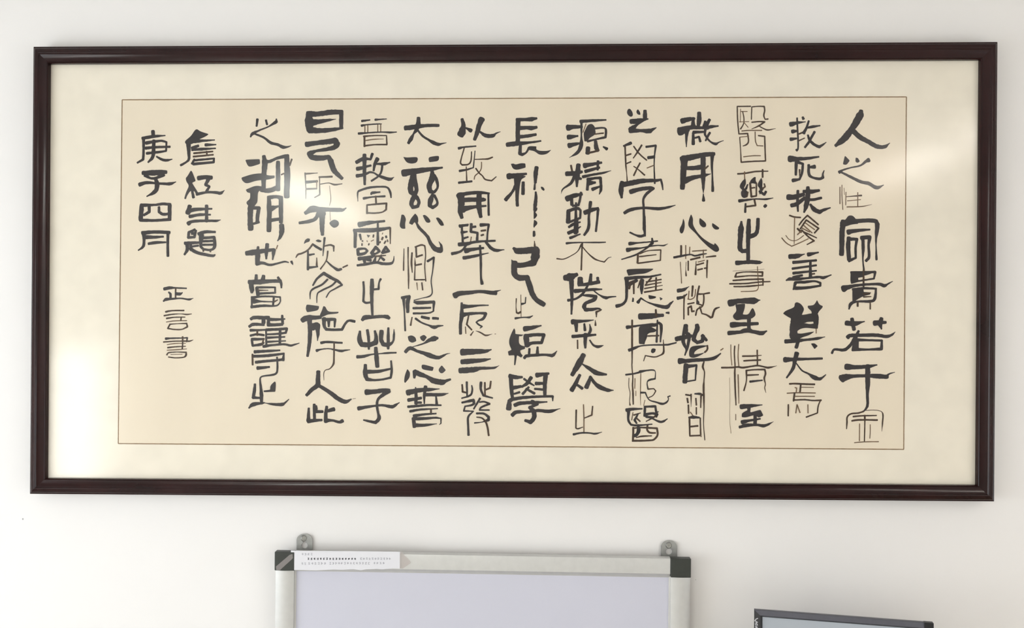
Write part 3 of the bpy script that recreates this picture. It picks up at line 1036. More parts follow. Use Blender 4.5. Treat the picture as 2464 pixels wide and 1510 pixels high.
'''
C 945 270
60 155,190,60 280,175,60 400,160,40 550,158,38
50 310,70,45 305,150,60 285,210,50 250,260,25 220,320,50 190,370,35
25 300,215,25 360,285,28 430,330,28 490,365,45 545,385,40 600,375,18 645,367,8
P 125,535 170,545 290,535 305,560 290,605 230,620 165,605
P 435,540 480,530 550,522 560,540 550,585 490,595 440,600 430,570
60 135,730,90 200,720,80 330,700,65 450,685,50 595,665,25
65 250,750,75 245,800,90 215,900,70 220,960,60 260,985,55 285,940,50 270,820,50
60 475,700,40 475,790,75 440,880,65 450,950,55 500,960,35 540,900,28 530,820,40 500,760,40
45 265,1000,65 225,1090,55 240,1145,40 300,1130,40 315,1080,40 290,1020,45
40 480,985,35 455,1060,65 445,1120,50 480,1145,40 530,1110,35 535,1070,28 500,1000,35
P 105,1230 135,1230 162,1285 148,1335 152,1400 105,1400 80,1365 95,1290
P 270,1215 305,1255 310,1320 285,1345 262,1320 235,1355 195,1335 215,1280
25 285,1330 320,1390,38 380,1450,38 430,1510,38
P 360,1240 385,1230 430,1265 458,1310 440,1330 400,1325
P 518,1270 550,1262 600,1310 618,1360 580,1368 550,1330
C 945 500
38 420,345,38 460,430,45 510,490,60 570,510,70 585,460,30 555,405,8
10 135,490 130,750,18
18 185,475,18 185,640,14 190,830,20 190,970,14
22 232,540,20 225,660,24 235,775,12
20 270,470 345,445,22 385,455,18 395,560,14 385,700,14 398,880,14
22 280,470,22 285,590,22 355,565
14 265,600,6 270,690,22 345,675
12 268,700 262,865,18 395,862
16 290,900 298,985,10
18 350,900 360,985
35 420,640,30 495,595,25 480,760,14 462,880,14 475,1020,14 445,1060,18 350,1085,10 255,1110,12
45 110,1080,35 200,1065,38 180,1130,50 180,1250,38
20 130,1085,35 140,1250,18 150,1475,22
40 260,1130,30 300,1140,45 495,1130,36 490,1240,20 440,1262,20 250,1268,28
30 248,1205,30 350,1203,30 455,1200,24
24 232,1315,16 215,1410,22
28 275,1330,28 350,1380,22 430,1410,22 500,1435,45 550,1420,28 605,1415,14
42 350,1310,35 435,1328,35
38 485,1325,35 545,1330,32
C 945 740
P 180,345 225,328 275,355 285,400 235,425 190,400
P 325,350 375,320 412,355 375,405 340,390
50 540,365,30 500,370,70 440,390,45 370,430,20 240,470,10
48 155,530,42 180,500,45 215,485,45 290,520,35 370,545,45 450,575,60 540,600,45 600,580,32 650,555,14 690,548,6
P 345,690 370,680 495,715 480,760 430,755 350,740
P 590,690 640,750 600,790 570,785 545,745
P 175,735 210,775 205,840 150,905 135,890 145,810
45 260,840,30 268,770,60 330,800,60 400,825,45 500,880,70 600,895,70 640,880,40 692,862,28
60 185,1020,75 250,1005,60 370,985,50 430,985,45 560,975,12
30 275,960,18 280,1050,40 280,1150,40
45 190,1110,45 340,1085,35
40 395,950,45 380,1050,35 380,1150,18
38 390,1045,45 500,1045,42 590,1045,40 670,1028,8
30 300,1140 340,1140
30 520,1060,20 530,1170,35
32 185,1190,32 300,1180,32 420,1170,28 580,1172,22
28 210,1245,32 330,1225,28 540,1212,14
24 460,1220 460,1280
28 255,1300,40 400,1280,26 520,1272,20
40 240,1330,30 270,1335,40 400,1330,35 520,1322,25 580,1330,16 580,1390,14 560,1405,6
45 250,1330,45 260,1430,45
35 255,1415,50 400,1410,35 530,1395,8
''',
'''
C 830 270
28 205,105,30 300,92,18
28 365,90,28 430,85,18 500,80,12
28 200,160,30 260,150,18 400,140,16 440,140,12
16 240,165 240,240
16 275,160 275,235
14 395,150 395,230
16 430,145 430,240
28 165,255,30 300,245,18 450,238,16 540,242,24 620,238,14
20 225,290,22 350,280,16 500,280,14 505,385,20
24 235,290 235,410
22 230,405,22 350,390,18 505,388,20
14 245,340,16 350,325 465,322,8
40 140,600,45 220,560,45 310,565,28
45 235,515,50 235,700,45 238,865,32
40 330,500,35 310,560,30
40 150,680,50 230,665,40
30 250,655 310,640,28
40 145,765,45 230,750,38
28 250,745 300,720 350,730,20 400,760,24 450,780,38 540,805,42 590,780,8
50 390,560,50 360,620,38 345,700,26
35 375,620,25 470,620,40 540,602,16
28 450,640 435,720,26 400,770,24 320,825,26
22 155,1070,8 155,960,20 180,940,28 300,905,28 430,895,22 510,905,24 545,960,28 555,1025,18
28 315,985,24 325,970,35 420,960,20
24 225,1035,32 330,1018,20 480,1010,24
22 370,1010 375,1095
22 265,1215,25 265,1115,20 370,1105,22 500,1095,24 495,1170,22 450,1200,18 360,1212,20 270,1210,20
C 830 500
50 175,200,65 280,180,50 380,168,30 475,158,28
45 110,270,40 250,270,55 400,262,50 540,240,30
35 125,270,45 122,470,35
30 545,240,22 545,430,12
28 395,170,24 395,440,32
22 180,320,30 192,380,22
P 260,320 305,330 280,360
20 345,325 340,350
20 210,395,20 212,400
16 265,395 270,405
14 315,400 345,385
18 205,430 205,450
18 290,430 285,445
20 455,300,14 450,315
22 455,355,24 445,380
26 495,340 497,355
22 490,400 475,425
18 510,385 515,405
18 425,405 420,420
35 155,500,38 160,560,40 240,545,35 270,515,30 240,490,25 160,495,32
32 320,545,40 370,470,36 415,520,32 370,550,26 325,550,40
34 450,540,36 490,470,34 530,520,30 460,535,36
38 170,610,50 250,600,42 310,590,40 360,575,24
40 230,610,45 240,660,35
38 270,620 310,630,35
38 370,590,24 350,650,38
16 440,570,28 400,640,14
22 370,580 420,578 490,570,14
30 430,590,24 470,625,34
34 150,690,28 260,675,35 380,655,32 450,670,36 560,665,32 585,630,18 590,580,8
30 222,890,26 228,1000,28 220,1120,28 250,1140,28 310,1135,24
50 325,865,45 325,950,55 322,1080,42 330,1290,30
28 430,855,28 410,900,20 405,975,28 345,980,26
50 210,1345,40 235,1320,60 350,1310,40 450,1305,38 510,1310,50 530,1325,40
C 830 740
50 180,285,30 175,380,60 200,440,60 290,445,60 370,420,60 375,350,45 360,280,28
40 270,270,36 285,380,36 288,495,28
46 440,285,55 435,380,50 460,440,50 520,445,50 575,410,26 590,330,28 590,260,10
40 522,245,28 520,380,40 520,490,32
36 150,590,42 220,585,38 330,560,18 420,552,14 500,545,24 615,540,20
52 370,485,45 380,600,55 390,705,48
48 245,690,40 245,800,58 265,860,46 350,870,28 450,862,25 550,840,28 562,760,30 555,640,22
42 270,770,48 400,765,40 545,735,26
55 260,1015,70 350,1010,55 460,995,55 525,1000,60 460,1045,45 400,1100,32 385,1170,32 400,1270,30 410,1330,48 370,1380,40 290,1365,30 225,1350,20
45 165,1210,52 250,1195,38 370,1178,26 450,1172,30 570,1190,45 600,1175,35 655,1140,12
''',
'''
C 705 250
70 200,120,75 300,120,60 450,100,65 580,95,55
75 190,110,70 195,220,110 200,310,80
62 580,90,55 580,200,52 580,290,45
55 200,315,75 350,320,60 500,305,45 600,290,20
60 220,225,80 330,210,55 420,195,35 515,182,8
60 165,485,65 280,470,55 400,455,65 510,440,70 530,480,75 500,520,60 400,545,45 280,565,35 215,590,60 200,600,70 230,640,70 330,650,65 430,640,55 455,690,70 490,790,65 540,850,55 590,895,40
14 145,830,18 155,1020,12 155,1140,8
14 150,840,22 295,830,10
30 155,940,36 290,930,30
16 285,930 285,1020
26 165,1022,24 285,1018,20
26 315,880,22 470,874,24
12 320,885 322,1090,18 260,1125,14
12 325,965,12 430,950,12 500,970,22 590,960,12
12 440,985,8 455,1150,12 440,1220,8
60 150,1310,45 230,1265,80 330,1270,65 420,1270,50 580,1275,50 600,1275,35 640,1250,12
75 350,1290,90 350,1400,65 350,1510,55 355,1570,40
45 310,1300,50 270,1380,45 200,1410,45 80,1430,35
12 445,1290,8 450,1400
P 450,1410 500,1385 550,1410 555,1450 530,1480 490,1492 455,1465 435,1435
C 705 500
P 130,435 140,390 175,362 205,372 200,405 160,415
P 270,395 300,375 345,395 335,412 300,412
25 235,435,24 285,470,30 340,500,30
22 235,440,24 180,505,22 110,545,22 60,560,24 35,595,14
26 180,520,22 180,740,30
24 195,565,26 255,555,20
22 285,600,12 285,690,22
30 180,720,32 295,705,20
20 380,360,28 370,460,20 360,575,10
20 375,460,18 450,445,22 490,460,24 490,520,16
16 418,520,20 400,630,14 330,735,16
24 405,640,16 470,700,24 540,745,36 580,735,30
18 600,715,18 655,690,20
28 370,785,35 290,850,28 240,930,22
40 370,785,40 460,840,40 540,880,35 590,925,24 490,980,18 440,1010,16 400,1075,16
22 415,860,26 350,920,24 240,975,24 210,1010,20 205,1095,10
20 520,880,26 470,930,22 340,995,22 295,1030,16 285,1140,10
P 165,1160 315,1180 310,1215 290,1235 170,1255 150,1210
P 365,1180 390,1185 410,1230 440,1250 550,1248 545,1270 420,1280 390,1295 330,1320 320,1290 345,1240
C 705 740
55 115,150,60 160,125,70 330,115,45
50 200,150,60 205,300,50 195,450,45 175,580,32
45 225,230,90 290,215,80 300,300,45 295,395,12
40 360,140,40 440,140,40 505,140,35 500,230,22
40 375,130,50 375,220,40 400,260,35 500,265,32 590,262,32 630,190,30 670,155,28 740,165,35
32 430,150,40 430,225,25
28 340,422,36 400,412,30 590,422,24
20 285,515,36 340,500,18 430,492,14 500,505,22 580,520,32 630,512,22 685,505,10
20 495,420,20 492,620,22 485,680,24 440,735,14 390,750,10 370,790,10 372,870,6
60 305,770,50 300,850,55 295,930,60 230,980,50 165,1050,40
48 300,930,40 370,970,45 460,1030,50 540,1090,55 630,1130,50 700,1100,18
6 720,1095 755,1090
38 190,1210,28 185,1360,48
45 185,1365,50 260,1355,40 345,1350,30
48 255,1165,35 258,1340,36
38 270,1190,50 280,1250,38 355,1248,34
46 405,1190,35 395,1280,45 395,1370,45
40 420,1240,40 490,1220,50
38 390,1355,55 480,1355,30 560,1375,36 595,1360,45
''',
'''
C 565 270
30 272,85,32 262,165,26
28 375,95,26 388,145,28
30 500,80,16 498,115,38 400,175,18 300,215,22 210,260,38 190,295,20
28 230,255,24 350,305,26 430,365,36 520,390,34 580,420,42 640,415,20 680,400,6
P 125,570 300,562 305,620 180,660 150,635
P 80,785 200,745 320,730 400,760 480,760 480,790 400,810 260,820 160,855 120,850 85,815
70 350,530,45 360,620,70 350,750,60 345,930,50
40 350,590,50 420,590,40 500,555,35 600,530,45 635,530,55
70 625,540,60 630,750,72 625,1010,70
55 520,600,50 520,750,55 520,930,55
30 560,750,18 590,735,18
60 320,935,50 420,940,60 500,910,60
20 660,640 685,565,22
P 130,930 250,880 320,890 320,930 275,960 275,1080 250,1110 230,1140 180,1140 140,1100 140,1075 185,1040 185,970 150,965
70 190,1140,70 185,1260,65 190,1400,70
50 215,1150,40 290,1150,45 275,1240,45 270,1320,45
30 225,1340,30 290,1320
60 410,1020,50 415,1200,60 410,1420,60
50 410,1025,50 500,1015,40 560,1030,55
45 555,1040,55 555,1320,50
35 430,1160,70 520,1130,28
35 430,1300,45 550,1280,38
65 562,1360,60 565,1430,65 545,1500,40 515,1545,14
C 565 470
16 515,600 500,640
60 145,695,60 220,685,70 330,670,55 470,650,35
48 280,620,30 275,720,65 270,820,55
50 390,590,48 380,680,45 378,760,25
45 470,655,50 455,770,20
28 265,820,50 330,810,36 420,835,30 520,815,24 600,795,22 645,805,16
P 665,790 690,780 705,815 700,840 670,810
45 175,1040,55 300,1040,60 450,1030,42 550,1030,42
45 195,1060,60 205,1140,55 205,1165,35
42 258,960,36 255,1030,42
45 345,970,45 335,1030,60
32 520,985,30 555,1050,32 560,1110,20
45 265,1110,40 280,1190,50
28 265,1105,28 485,1105,22 485,1170,24 270,1180,28
20 275,1140 400,1140,10
22 205,1230,35 320,1215,24 440,1215,22 545,1222,20 545,1280,16 500,1325,20 350,1325,32 200,1340,36
20 205,1220,26 205,1350,24
26 215,1270,60 340,1275,20 460,1278,16
22 470,1225,26 460,1320,28
16 480,1275,22 515,1255,14
C 565 700
45 195,335,38 230,318,45 330,320,45 400,320,50
40 345,320,50 345,380,50
42 175,425,35 220,400,42 350,405,30
38 405,310,36 405,410,45
36 410,340,40 500,342,34 600,335,22
35 405,405,45 480,405,38 570,400,36
28 570,295,30 575,390,36
36 190,470,36 260,470,28 360,465,24
30 190,535,30 260,520,28 350,530,28
24 270,470 270,530
36 205,580,36 350,575,28
28 205,590,30 215,655,30 320,640,36 350,620,20
28 345,580,20 330,640
28 375,460,22 380,640,26
30 380,465,36 500,460,32 625,450,32 615,500,26 500,515,26 385,520,22
34 545,460,34 540,640,32
28 390,560,30 600,550,20
28 390,610,26 610,598,16
28 345,665,36 450,650,28 600,640,26 670,655,30 710,645,24 775,625,10
38 240,730,40 380,722,34 540,712,22
30 215,785,36 400,775,36 590,752,28
30 590,750,20 580,830,36
24 212,760,22 215,885,24
34 255,855,38 400,840,32 520,830 580,820,30
28 508,795,22 510,960,24 480,1000,26 330,1025,18 305,1050,20 312,1150,30 320,1250,45 322,1350,36
38 275,925,45 340,920,36 415,912,24
36 242,1120,28 235,1200,40 220,1280,36 310,1285,26
P 480,1085 495,1100 488,1210 440,1212 350,1215 345,1195 425,1185 425,1150 440,1120
36 170,1405,20 215,1365,50 340,1345,24 360,1340,12
36 360,1345,8 460,1360,30 570,1362,45 600,1345,24 650,1300,10
''',
'''
C 425 300 4.441
P 155,120 195,55 220,45 250,70 340,98 335,110 290,135 240,155 180,200 130,215 95,205 85,175
28 190,175,45 300,170,26 405,162,14
16 165,140 250,120,30 310,105,30
30 125,190,55 130,300,36 130,370,28 100,400,22 45,432,26
26 310,215,35 420,212,14
24 165,250,35 230,225,30
30 165,268,26 270,260,32 415,252,16
18 185,305,22 385,285,18
18 180,340,22 390,320,18
18 320,285 325,325
22 190,380,24 400,360,22 395,400,26 180,420,30
24 190,370 165,415,28
P 150,490 165,495 205,600 165,620 215,700 200,715 150,700 110,760 100,795 80,790 100,720 135,650 105,610 95,570 115,550
26 165,700 180,775,32
24 195,690 225,745,28
45 235,570,50 300,560,45 370,565,45
34 345,570,45 310,640,34 350,660,26 320,710,30
32 215,742,32 330,720,26 430,725,32 470,730,34 510,700,8
50 140,870,45 120,940,55
30 120,925,45 200,905,40 375,897,20
34 140,980,36 250,960,32 360,960,20
38 320,865,36 320,1030,36
34 125,1055,45 160,1035,34 300,1025,28 430,1025,26 470,1015,8
28 195,1120,28 130,1150,30 125,1205,30 190,1200,28 205,1130,28
28 165,1160,35 190,1160,28
35 90,1265,36 180,1260,34 240,1258,26
35 110,1270,40 115,1330,38 85,1385,24
28 150,1280,30 155,1330,40 220,1365,34 300,1385,34 390,1400,30 410,1388,16
22 165,1300 230,1290,24
35 235,1165,36 300,1145,36 410,1145,26
36 265,1180,55 260,1300,32 290,1330,26
28 270,1210,30 400,1200,30 405,1300,35 370,1335,25 290,1330,25
26 270,1245,26 390,1240
24 270,1282,24 390,1280
20 285,1330 285,1350
20 365,1330 360,1355
''',
'''
C 315 300 4.441
50 235,70,40 240,125,45
32 125,145,36 240,125,34 365,115,14
26 135,150,34 135,280,26 130,370,28 70,405,22
34 165,195,40 250,180,30 330,172,26 380,185,22 375,280,22 270,295,28 170,305,30
34 160,250,34 250,240,28 415,235,26
36 245,170,36 240,300,42 230,350,36 185,400,20
20 275,340,20 330,370,28 380,380,30 440,368,12
55 130,515,45 200,515,60 300,510,60 375,505,40
34 150,540,36 210,570,26 260,570,30 350,535,38
45 260,570,36 280,640,50 260,710,45 170,765,14
34 95,640,45 150,620,36 250,622,26 350,630,28 420,630,36 480,610,10
40 110,860,40 260,855,26 340,845,30 420,850,30
50 115,870,50 105,1010,50
36 415,860,42 412,1010,40
34 100,1018,36 260,1022,30 420,1010,34
28 195,870,36 195,930,32 140,965,28
32 300,880,28 300,930,30 340,955,34 410,950,28
38 125,1155,45 250,1145,36 410,1150,36
30 140,1165,45 140,1250,30 130,1300,30 80,1340,16
36 150,1200,45 250,1200,34 345,1195,22
32 190,1270,30 260,1258,34 370,1255,20
28 395,1160,32 393,1300,28 395,1400,30
''',
'''
C 375 675 7.55
60 155,150,60 250,130,60 350,130,32 555,138,28
32 360,140 358,320
40 235,210,34 265,240,45 265,320,45
45 370,235,60 440,240,60 485,215,16
50 140,370,34 180,340,60 280,330,40 450,320,28 560,335,34 610,340,40 680,318,10
28 180,565,36 280,545,28 510,540,28
24 150,635,28 300,610,24 450,602,14 570,612,28 650,602,14
24 195,685,32 330,665,24 530,660,20
24 190,750,18 330,730,24 560,725,22
28 460,660 455,725
26 250,790,24 400,780,16 560,775,28 572,835,32 480,880,24 340,885,26 215,865,28 255,795
40 180,1052,45 280,1045,30 500,1040,24 570,1035,28 560,1110,22
22 140,1112,28 350,1098,22 550,1095,28 620,1095,28 680,1072,8
20 205,1160,18 350,1140,20 540,1135,16
24 215,1215,30 350,1200,24 540,1190,18
20 205,1262,20 400,1250,24 560,1238,16
28 487,1020,34 487,1130,26 480,1240,30
26 200,1345,28 225,1310,26 380,1295,18 550,1300,28 545,1360,36 500,1390,24 350,1400,22 230,1385,24
14 270,1340 480,1335
'''
]

Y_INK = Y_SHEET - 0.0007
for seed, text in enumerate(INK_COLUMNS):
    link('text_column', read_column(text, Y_INK, seed), [M['ink'], M['thin'], M['faint']], sheet)
bl = Ink(Y_INK, seed=99)
for a in range(4):
    p, q = LINE[a], LINE[(a + 1) % 4]
    n = 40
    bl.stroke([(p[0] + (q[0] - p[0]) * k / n, p[1] + (q[1] - p[1]) * k / n, 2.3) for k in range(n + 1)], 0, 0.12, 0.3)
link('border_line', bl.finish(), M['line'], sheet)

# ---------------------------------------------------------------- whiteboard
YB = -0.002                                               # front of the rails
TL, TR = at(661, 1326.5, YB), at(1663, 1343.5, YB)
eu = (TR - TL).normalized()
ev = Vector((eu.z, 0, -eu.x))                              # down the board
en = Vector((0, 1, 0))
WB, HB = (TR - TL).length, 0.62
RW = 0.0445
wb = root('whiteboard', TL + eu * WB / 2 + ev * HB + Vector((0, WALL_Y, 0)), 'blank whiteboard with aluminium rails and dark plastic corners, on the wall under the framed calligraphy', 'whiteboard')
def rail(p0, p1, width_dir, w, prof):
    bm = bmesh.new()
    rows = []
    for p in (p0, p1):
        rows.append([bm.verts.new(p + width_dir * (u * w) + en * d) for u, d in prof])
    n = len(prof)
    for j in range(n): bm.faces.new((rows[0][j], rows[0][(j + 1) % n], rows[1][(j + 1) % n], rows[1][j]))
    bm.faces.new(rows[0]); bm.faces.new(rows[1][::-1])
    bmesh.ops.recalc_face_normals(bm, faces=bm.faces[:])
    o = link('frame_rail', bm, M['alu'], wb, smooth=True)
    md = o.modifiers.new('edges', 'EDGE_SPLIT'); md.split_angle = math.radians(32)
    return o
D = 0.0165                                                 # the board hangs clear of the wall
ROUND = [(0.0, D), (0.0, 0.010)] + [(0.02 + 0.90 * (0.5 - 0.5 * math.cos(math.pi * k / 10)), 0.010 - 0.0095 * math.sin(math.pi * (0.12 + 0.76 * (0.5 - 0.5 * math.cos(math.pi * k / 10)))) ** 0.7) for k in range(11)] + [(0.93, 0.0105), (1.0, 0.0115), (1.0, D)]
FLAT = [(0.0, D), (0.0, 0.004), (0.03, 0.0018), (0.10, 0.0008), (0.75, 0.0008), (0.80, 0.0030), (0.82, 0.0055), (1.0, 0.0125), (1.02, 0.0130), (1.02, D)]
CAP = 0.0440
CAPV = 0.0412
rail(TL + eu * CAP, TR - eu * CAP, ev, 0.0445, FLAT)
rail(TL + ev * (HB) + eu * CAP, TR + ev * HB - eu * CAP, -ev, RW, FLAT)
rail(TL + ev * CAPV, TL + ev * (HB - CAPV), eu, RW, ROUND)
rail(TR + ev * CAPV, TR + ev * (HB - CAPV), -eu, RW + 0.0012, ROUND)
for cu in (0, 1):
    for cv in (0, 1):
        bm = bmesh.new()
        wcap = CAP - 0.0006
        wcapv = CAPV - 0.0006
        o = TL + eu * (cu * (WB - wcap)) + ev * (cv * (HB - wcapv))
        obox(bm, o, eu, en, ev, (0, -0.0012, 0), (wcap, D, wcapv), 0.0016, 3)
        bmesh.ops.recalc_face_normals(bm, faces=bm.faces[:])
        link('corner_cap', bm, M['cap'], wb)
bm = bmesh.new()
obox(bm, TL, eu, en, ev, (0.03, 0.0125, 0.03), (WB - 0.03, D - 0.001, HB - 0.03))
bmesh.ops.recalc_face_normals(bm, faces=bm.faces[:])
link('writing_panel', bm, M['white'], wb)
# hanging brackets: arched zinc plates with a keyhole, each screwed to the wall
for (xl, xr, yt, yb_, sx, sy, hx, hy, tilt) in ((714, 752, 1283, 1330, 731.5, 1294, 733, 1311, 0.3), (1590, 1629.5, 1299, 1345, 1609, 1311, 1609.5, 1326, 0.0)):
    yk = WALL_Y - 0.0035
    rr = (xr - xl) / 2
    ol = [(xl, yb_)] + [((xl + xr) / 2 - rr * math.cos(math.pi * k / 16), yt + rr * 0.80 - rr * 0.80 * math.sin(math.pi * k / 16)) for k in range(17)] + [(xr, yb_)]
    hr = 7.4
    hole = []
    for k in range(21):
        a = math.radians(-60 + 300 * k / 20)
        hole.append((hx + hr * math.sin(a + math.pi) * -1 if False else hx + hr * math.cos(a - math.radians(30) + math.radians(0)), hy + hr * math.sin(a - math.radians(30))))
    # keyhole: big round hole with a narrow slot up to the screw
    hole = [(hx + hr * math.cos(math.radians(-62 + 304 * k / 20)), hy + hr * math.sin(math.radians(-62 + 304 * k / 20))) for k in range(21)]
    hole += [(sx - 3.4, sy + 2), (sx, sy - 2), (sx + 3.4, sy + 2)]
    bm = plate_with_hole([at(a, b, yk) for a, b in ol], [[at(a, b, yk) for a, b in hole]], 0.0015, Vector((0, -1, 0)))
    foot = at((xl + xr) / 2, yb_, yk)
    obox(bm, foot, eu, en, ev, (-0.014, TL.y + 0.010 - yk, 0.004), (0.014, 0, 0.016))
    br = link('hanging_bracket', bm, M['zinc'], wb)
    bm = bmesh.new()
    c = at(sx, sy, yk - 0.0015)
    ax = Matrix.Translation(c) @ Matrix.Rotation(tilt, 4, 'Z') @ Matrix.Rotation(math.pi / 2, 4, 'X')
    bmesh.ops.create_cone(bm, cap_ends=True, segments=24, radius1=0.0074, radius2=0.0050, depth=0.0034, matrix=ax @ Matrix.Translation((0, 0, 0.0012)))
    for a in (0, math.pi / 2):
        obox(bm, c + Vector((0, -0.0030, 0)), Vector((math.cos(a), 0, math.sin(a))), en, Vector((-math.sin(a), 0, math.cos(a))), (-0.0032, -0.0002, -0.0006), (0.0032, 0.0008, 0.0006))
    bmesh.ops.recalc_face_normals(bm, faces=bm.faces[:])
    link('screw', bm, M['screw'], br)

# printed paper strip taped on the top rail
YP = YB - 0.0004
ol = [(700, 1323.5), (735, 1324.5), (800, 1325), (880, 1325.5), (963, 1326.5), (962.5, 1367), (945, 1366.5), (920, 1369), (905, 1368), (880, 1369), (868, 1371), (850, 1368.5), (825, 1370), (800, 1369.5), (760, 1371.5), (725, 1370.5), (701, 1370.5)]
bm = plate_with_hole([at(a, b, YP) for a, b in ol], [], 0.0002, Vector((0, -1, 0)))
for v in bm.verts: v.co -= Vector((0, 0, 0))
note = link('paper_strip', bm, M['note'])
tag(note, 'white strip of printed paper stuck on the left end of the whiteboard\'s top rail', 'paper strip')
tx = Ink(YP - 0.0003, step=4e-6, seed=5)
def tiny(x, y, h, mi, wd):
    r = tx.rnd
    w = h * 0.8
    tx.stroke([(x - w / 2, y - h * r.uniform(0.1, 0.45), wd), (x + w / 2, y - h * r.uniform(0.1, 0.45), wd)], mi, 0, 0.3)
    tx.stroke([(x + r.uniform(-w, w) * 0.3, y - h / 2, wd), (x + r.uniform(-w, w) * 0.3, y + h / 2, wd)], mi, 0, 0.3)
    tx.stroke([(x - w / 2, y + h * r.uniform(0.1, 0.5), wd), (x + w / 2, y + h * r.uniform(0.1, 0.5), wd)], mi, 0, 0.3)
for k in range(4): tiny(728 + k * 7.2, 1332.4, 5.0, 0, 0.8)
for k in range(16): tiny(742 + k * 7.5, 1343.6, 4.4, 1, 1.35)
for k in range(11): tiny(869 + k * 6.9, 1343.4, 5.2, 0, 0.8)
for k in range(2): tiny(727.5 + k * 7, 1355, 5.0, 0, 0.8)
for k in range(6): tiny(744 + k * 7.6, 1354.6, 5.0, 0, 0.85)
for k in range(5): tiny(795 + k * 6.8, 1354.4, 5.0, 0, 0.8)
for k in range(9): tiny(830 + k * 7.2, 1354.2, 5.0, 0, 0.8)
for k in range(4): tiny(901 + k * 7.4, 1354, 5.0, 0, 0.85)
link('printed_text', tx.finish(), [M['print'], M['print_bold']], note)
bm = plate_with_hole([at(a, b, YB - 0.0009) for a, b in ((962, 1327), (968, 1328), (974, 1337), (981, 1343), (989, 1353), (982, 1358), (974, 1364), (968, 1367), (962, 1367))], [], 0.0001, Vector((0, -1, 0)))
tag(link('adhesive_tape', bm, M['tape']), 'short clear tape holding the right end of the printed paper strip', 'tape', 'tapes holding the paper strip')
bm = plate_with_hole([at(a, b, YB - 0.0018) for a, b in ((664, 1362), (697, 1334), (704, 1332), (705, 1342), (701, 1346), (674, 1370.5), (665, 1371))], [], 0.0001, Vector((0, -1, 0)))
tag(link('adhesive_tape', bm, M['tape']), 'slanted clear tape across the whiteboard\'s dark left corner', 'tape', 'tapes holding the paper strip')

# ---------------------------------------------------------------- monitor on a desk
D1, D2 = 1.78, 1.78 / 1.0437
def atd(px, py, dist):
    d = _f + R_ * ((px - CX) / F_PX) - U_ * ((py - CY) / F_PX)
    return CAM + d * dist
ML, MR = atd(1815, 1467.5, D1), atd(2246.5, 1498.5, D2)
MR.z = ML.z = (ML.z + MR.z) / 2
mu = (MR - ML).normalized(); mz = Vector((0, 0, -1)); mn = Vector((-mu.y, mu.x, 0))   # mn points away from the viewer
if mn.y < 0: mn = -mn
MW, MH = (MR - ML).length, 0.285
DESK_Z = 0.76
mon = root('monitor', ML + mu * MW / 2 + mn * 0.05 + Vector((0, 0, DESK_Z - ML.z)), 'dark grey computer monitor with a pale screen, right of the whiteboard', 'monitor')
pxm = MW / 431.5
OUTM = [(0, 0), (MW, 0), (MW, MH), (0, MH)]
INM = [(21 * pxm, 18.5 * pxm), (MW - 22 * pxm, 18.5 * pxm), (MW - 22 * pxm, MH - 24 * pxm), (21 * pxm, MH - 24 * pxm)]
def mp(u, v, d): return ML + mu * u + mz * v + mn * d
bm = bmesh.new()
prof = [(0.0, 0.010), (0.0, 0.0035), (0.05, 0.0018), (0.66, 0.0), (0.74, 0.0004), (1.0, 0.0055), (1.0, 0.010)]
rows = [[bm.verts.new(mp(OUTM[k][0] + (INM[k][0] - OUTM[k][0]) * u, OUTM[k][1] + (INM[k][1] - OUTM[k][1]) * u, d)) for u, d in prof] for k in range(4)]
n = len(prof)
for k in range(4):
    for j in range(n):
        f = bm.faces.new((rows[k][j], rows[k][(j + 1) % n], rows[(k + 1) % 4][(j + 1) % n], rows[(k + 1) % 4][j]))
        if j in (4, 5) or k == 1: f.material_index = 1
        elif k == 3: f.material_index = 2
bmesh.ops.recalc_face_normals(bm, faces=bm.faces[:])
link('bezel', bm, [M['plastic'], M['black'], M['side']], mon)
bm = bmesh.new()
obox(bm, ML, mu, mn, mz, (MW - 21.5 * pxm, -0.0008, -0.0006), (MW + 0.0004, 0.0105, MH), 0.001, 2)
bmesh.ops.recalc_face_normals(bm, faces=bm.faces[:])
link('side_trim', bm, M['black'], mon)
bm = bmesh.new()
quad(bm, [mp(*p, 0.0065) for p in INM])
obox(bm, ML, mu, mn, mz, (INM[0][0], 0.0066, INM[0][1]), (INM[2][0], 0.012, INM[2][1]))
bmesh.ops.recalc_face_normals(bm, faces=bm.faces[:])
M['screen'] = mat('pale_screen', (0.29, 0.31, 0.34), 0.35, noise=0.01, scale=4)
sb = M['screen'].node_tree.nodes['Principled BSDF']
sb.inputs['Emission Color'].default_value = (0.62, 0.70, 0.78, 1); sb.inputs['Emission Strength'].default_value = 0.17  # weak glow stands in for room light reflected off the screen
link('screen', bm, M['screen'], mon)
bm = bmesh.new()
obox(bm, ML, mu, mn, mz, (0.010, 0.0095, 0.016), (MW - 0.010, 0.040, MH - 0.010), 0.006, 2)
obox(bm, ML, mu, mn, mz, (0.05, 0.039, 0.05), (MW - 0.05, 0.065, MH - 0.04), 0.01, 2)
bmesh.ops.recalc_face_normals(bm, faces=bm.faces[:])
link('back_cover', bm, M['plastic'], mon)
bm = bmesh.new()
hz = ML.z - DESK_Z
obox(bm, ML, mu, mn, mz, (MW / 2 - 0.03, 0.060, MH * 0.45), (MW / 2 + 0.03, 0.082, hz - 0.012), 0.004, 2)
bmesh.ops.recalc_face_normals(bm, faces=bm.faces[:])
link('stand', bm, M['plastic'], mon)
bm = bmesh.new()
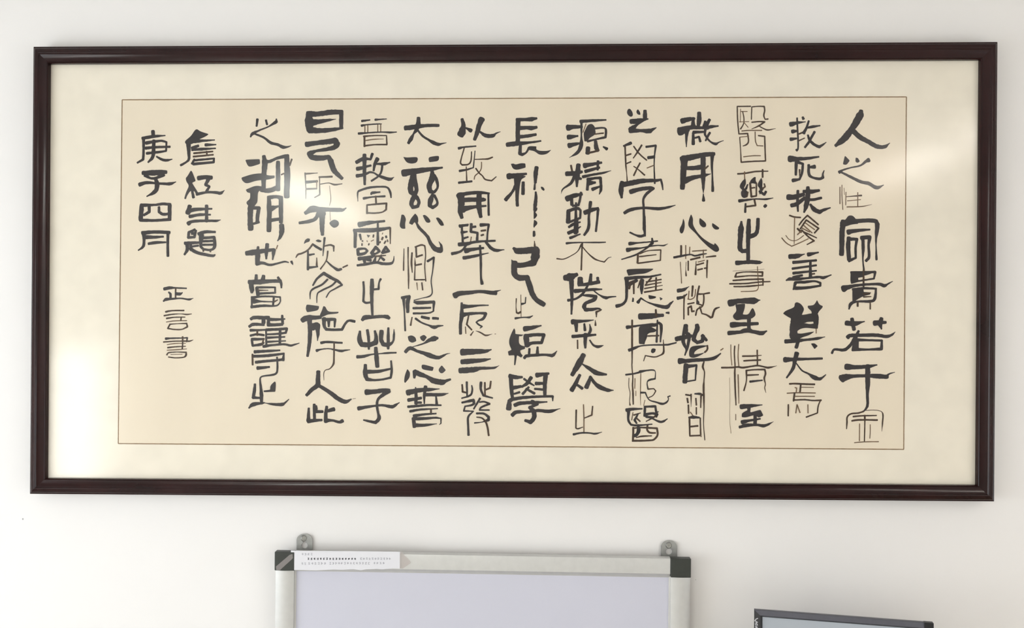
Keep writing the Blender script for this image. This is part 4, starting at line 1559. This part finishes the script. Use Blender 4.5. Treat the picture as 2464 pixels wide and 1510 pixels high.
obox(bm, ML, mu, mn, mz, (MW / 2 - 0.10, -0.04, hz - 0.014), (MW / 2 + 0.10, 0.11, hz), 0.005, 2)
bmesh.ops.recalc_face_normals(bm, faces=bm.faces[:])
link('stand_base', bm, M['plastic'], mon)
# pale lettering running down the left bezel
LET = [[(600, 770), (500, 830), (430, 945), (520, 985), (590, 1020)], [(590, 1020), (480, 1075), (560, 1130), (590, 1215)], [(470, 1150), (500, 1235)], [(520, 1290), (470, 1330), (520, 1385), (580, 1330)], [(590, 1420), (470, 1440), (470, 1520), (590, 1530)]]
bm = bmesh.new()
for ln in LET:
    for (a, b), (c, d) in zip(ln, ln[1:]):
        p = Vector(((a - 390) / 24.64 * pxm, (b - 245) / 24.64 * pxm)); q = Vector(((c - 390) / 24.64 * pxm, (d - 245) / 24.64 * pxm))
        t = (q - p).normalized(); nn = Vector((-t.y, t.x)) * (1.1 * pxm); t *= 0.8 * pxm
        pts = [p - t + nn, q + t + nn, q + t - nn, p - t - nn]
        obox(bm, mp(0, 0, 0), mu, mn, mz, (0, 0, 0), (0.00001, 0.00001, 0.00001)) if False else None
        vs = []
        for w_ in pts:
            u = w_.x / (21 * pxm)
            dd = 0.0018 * (1 - max(0, min(1, (u - 0.05) / 0.61)))
            vs.append(bm.verts.new(mp(w_.x, w_.y, dd - 0.0003)))
        bm.faces.new(vs)
for f in bm.faces:
    f.normal_update()
    if f.normal.dot(mn) > 0: f.normal_flip()
link('bezel_lettering', bm, M['logo'], mon)

dc = ML + mu * MW / 2
desk = root('desk', (1.145, -0.36, 0), 'plain desk under the monitor against the picture wall', 'desk')
bm = bmesh.new(); box(bm, (0.445, -0.70, DESK_Z - 0.028), (1.845, WALL_Y - 0.013, DESK_Z), 0.003); link('desktop', bm, M['desk'], desk)
for sx in (0.49, 1.80):
    for yy in (-0.65, -0.05):
        bm = bmesh.new(); box(bm, (sx - 0.025, yy - 0.025, 0), (sx + 0.025, yy + 0.025, DESK_Z - 0.028), 0.003); link('leg', bm, M['plastic'], desk)
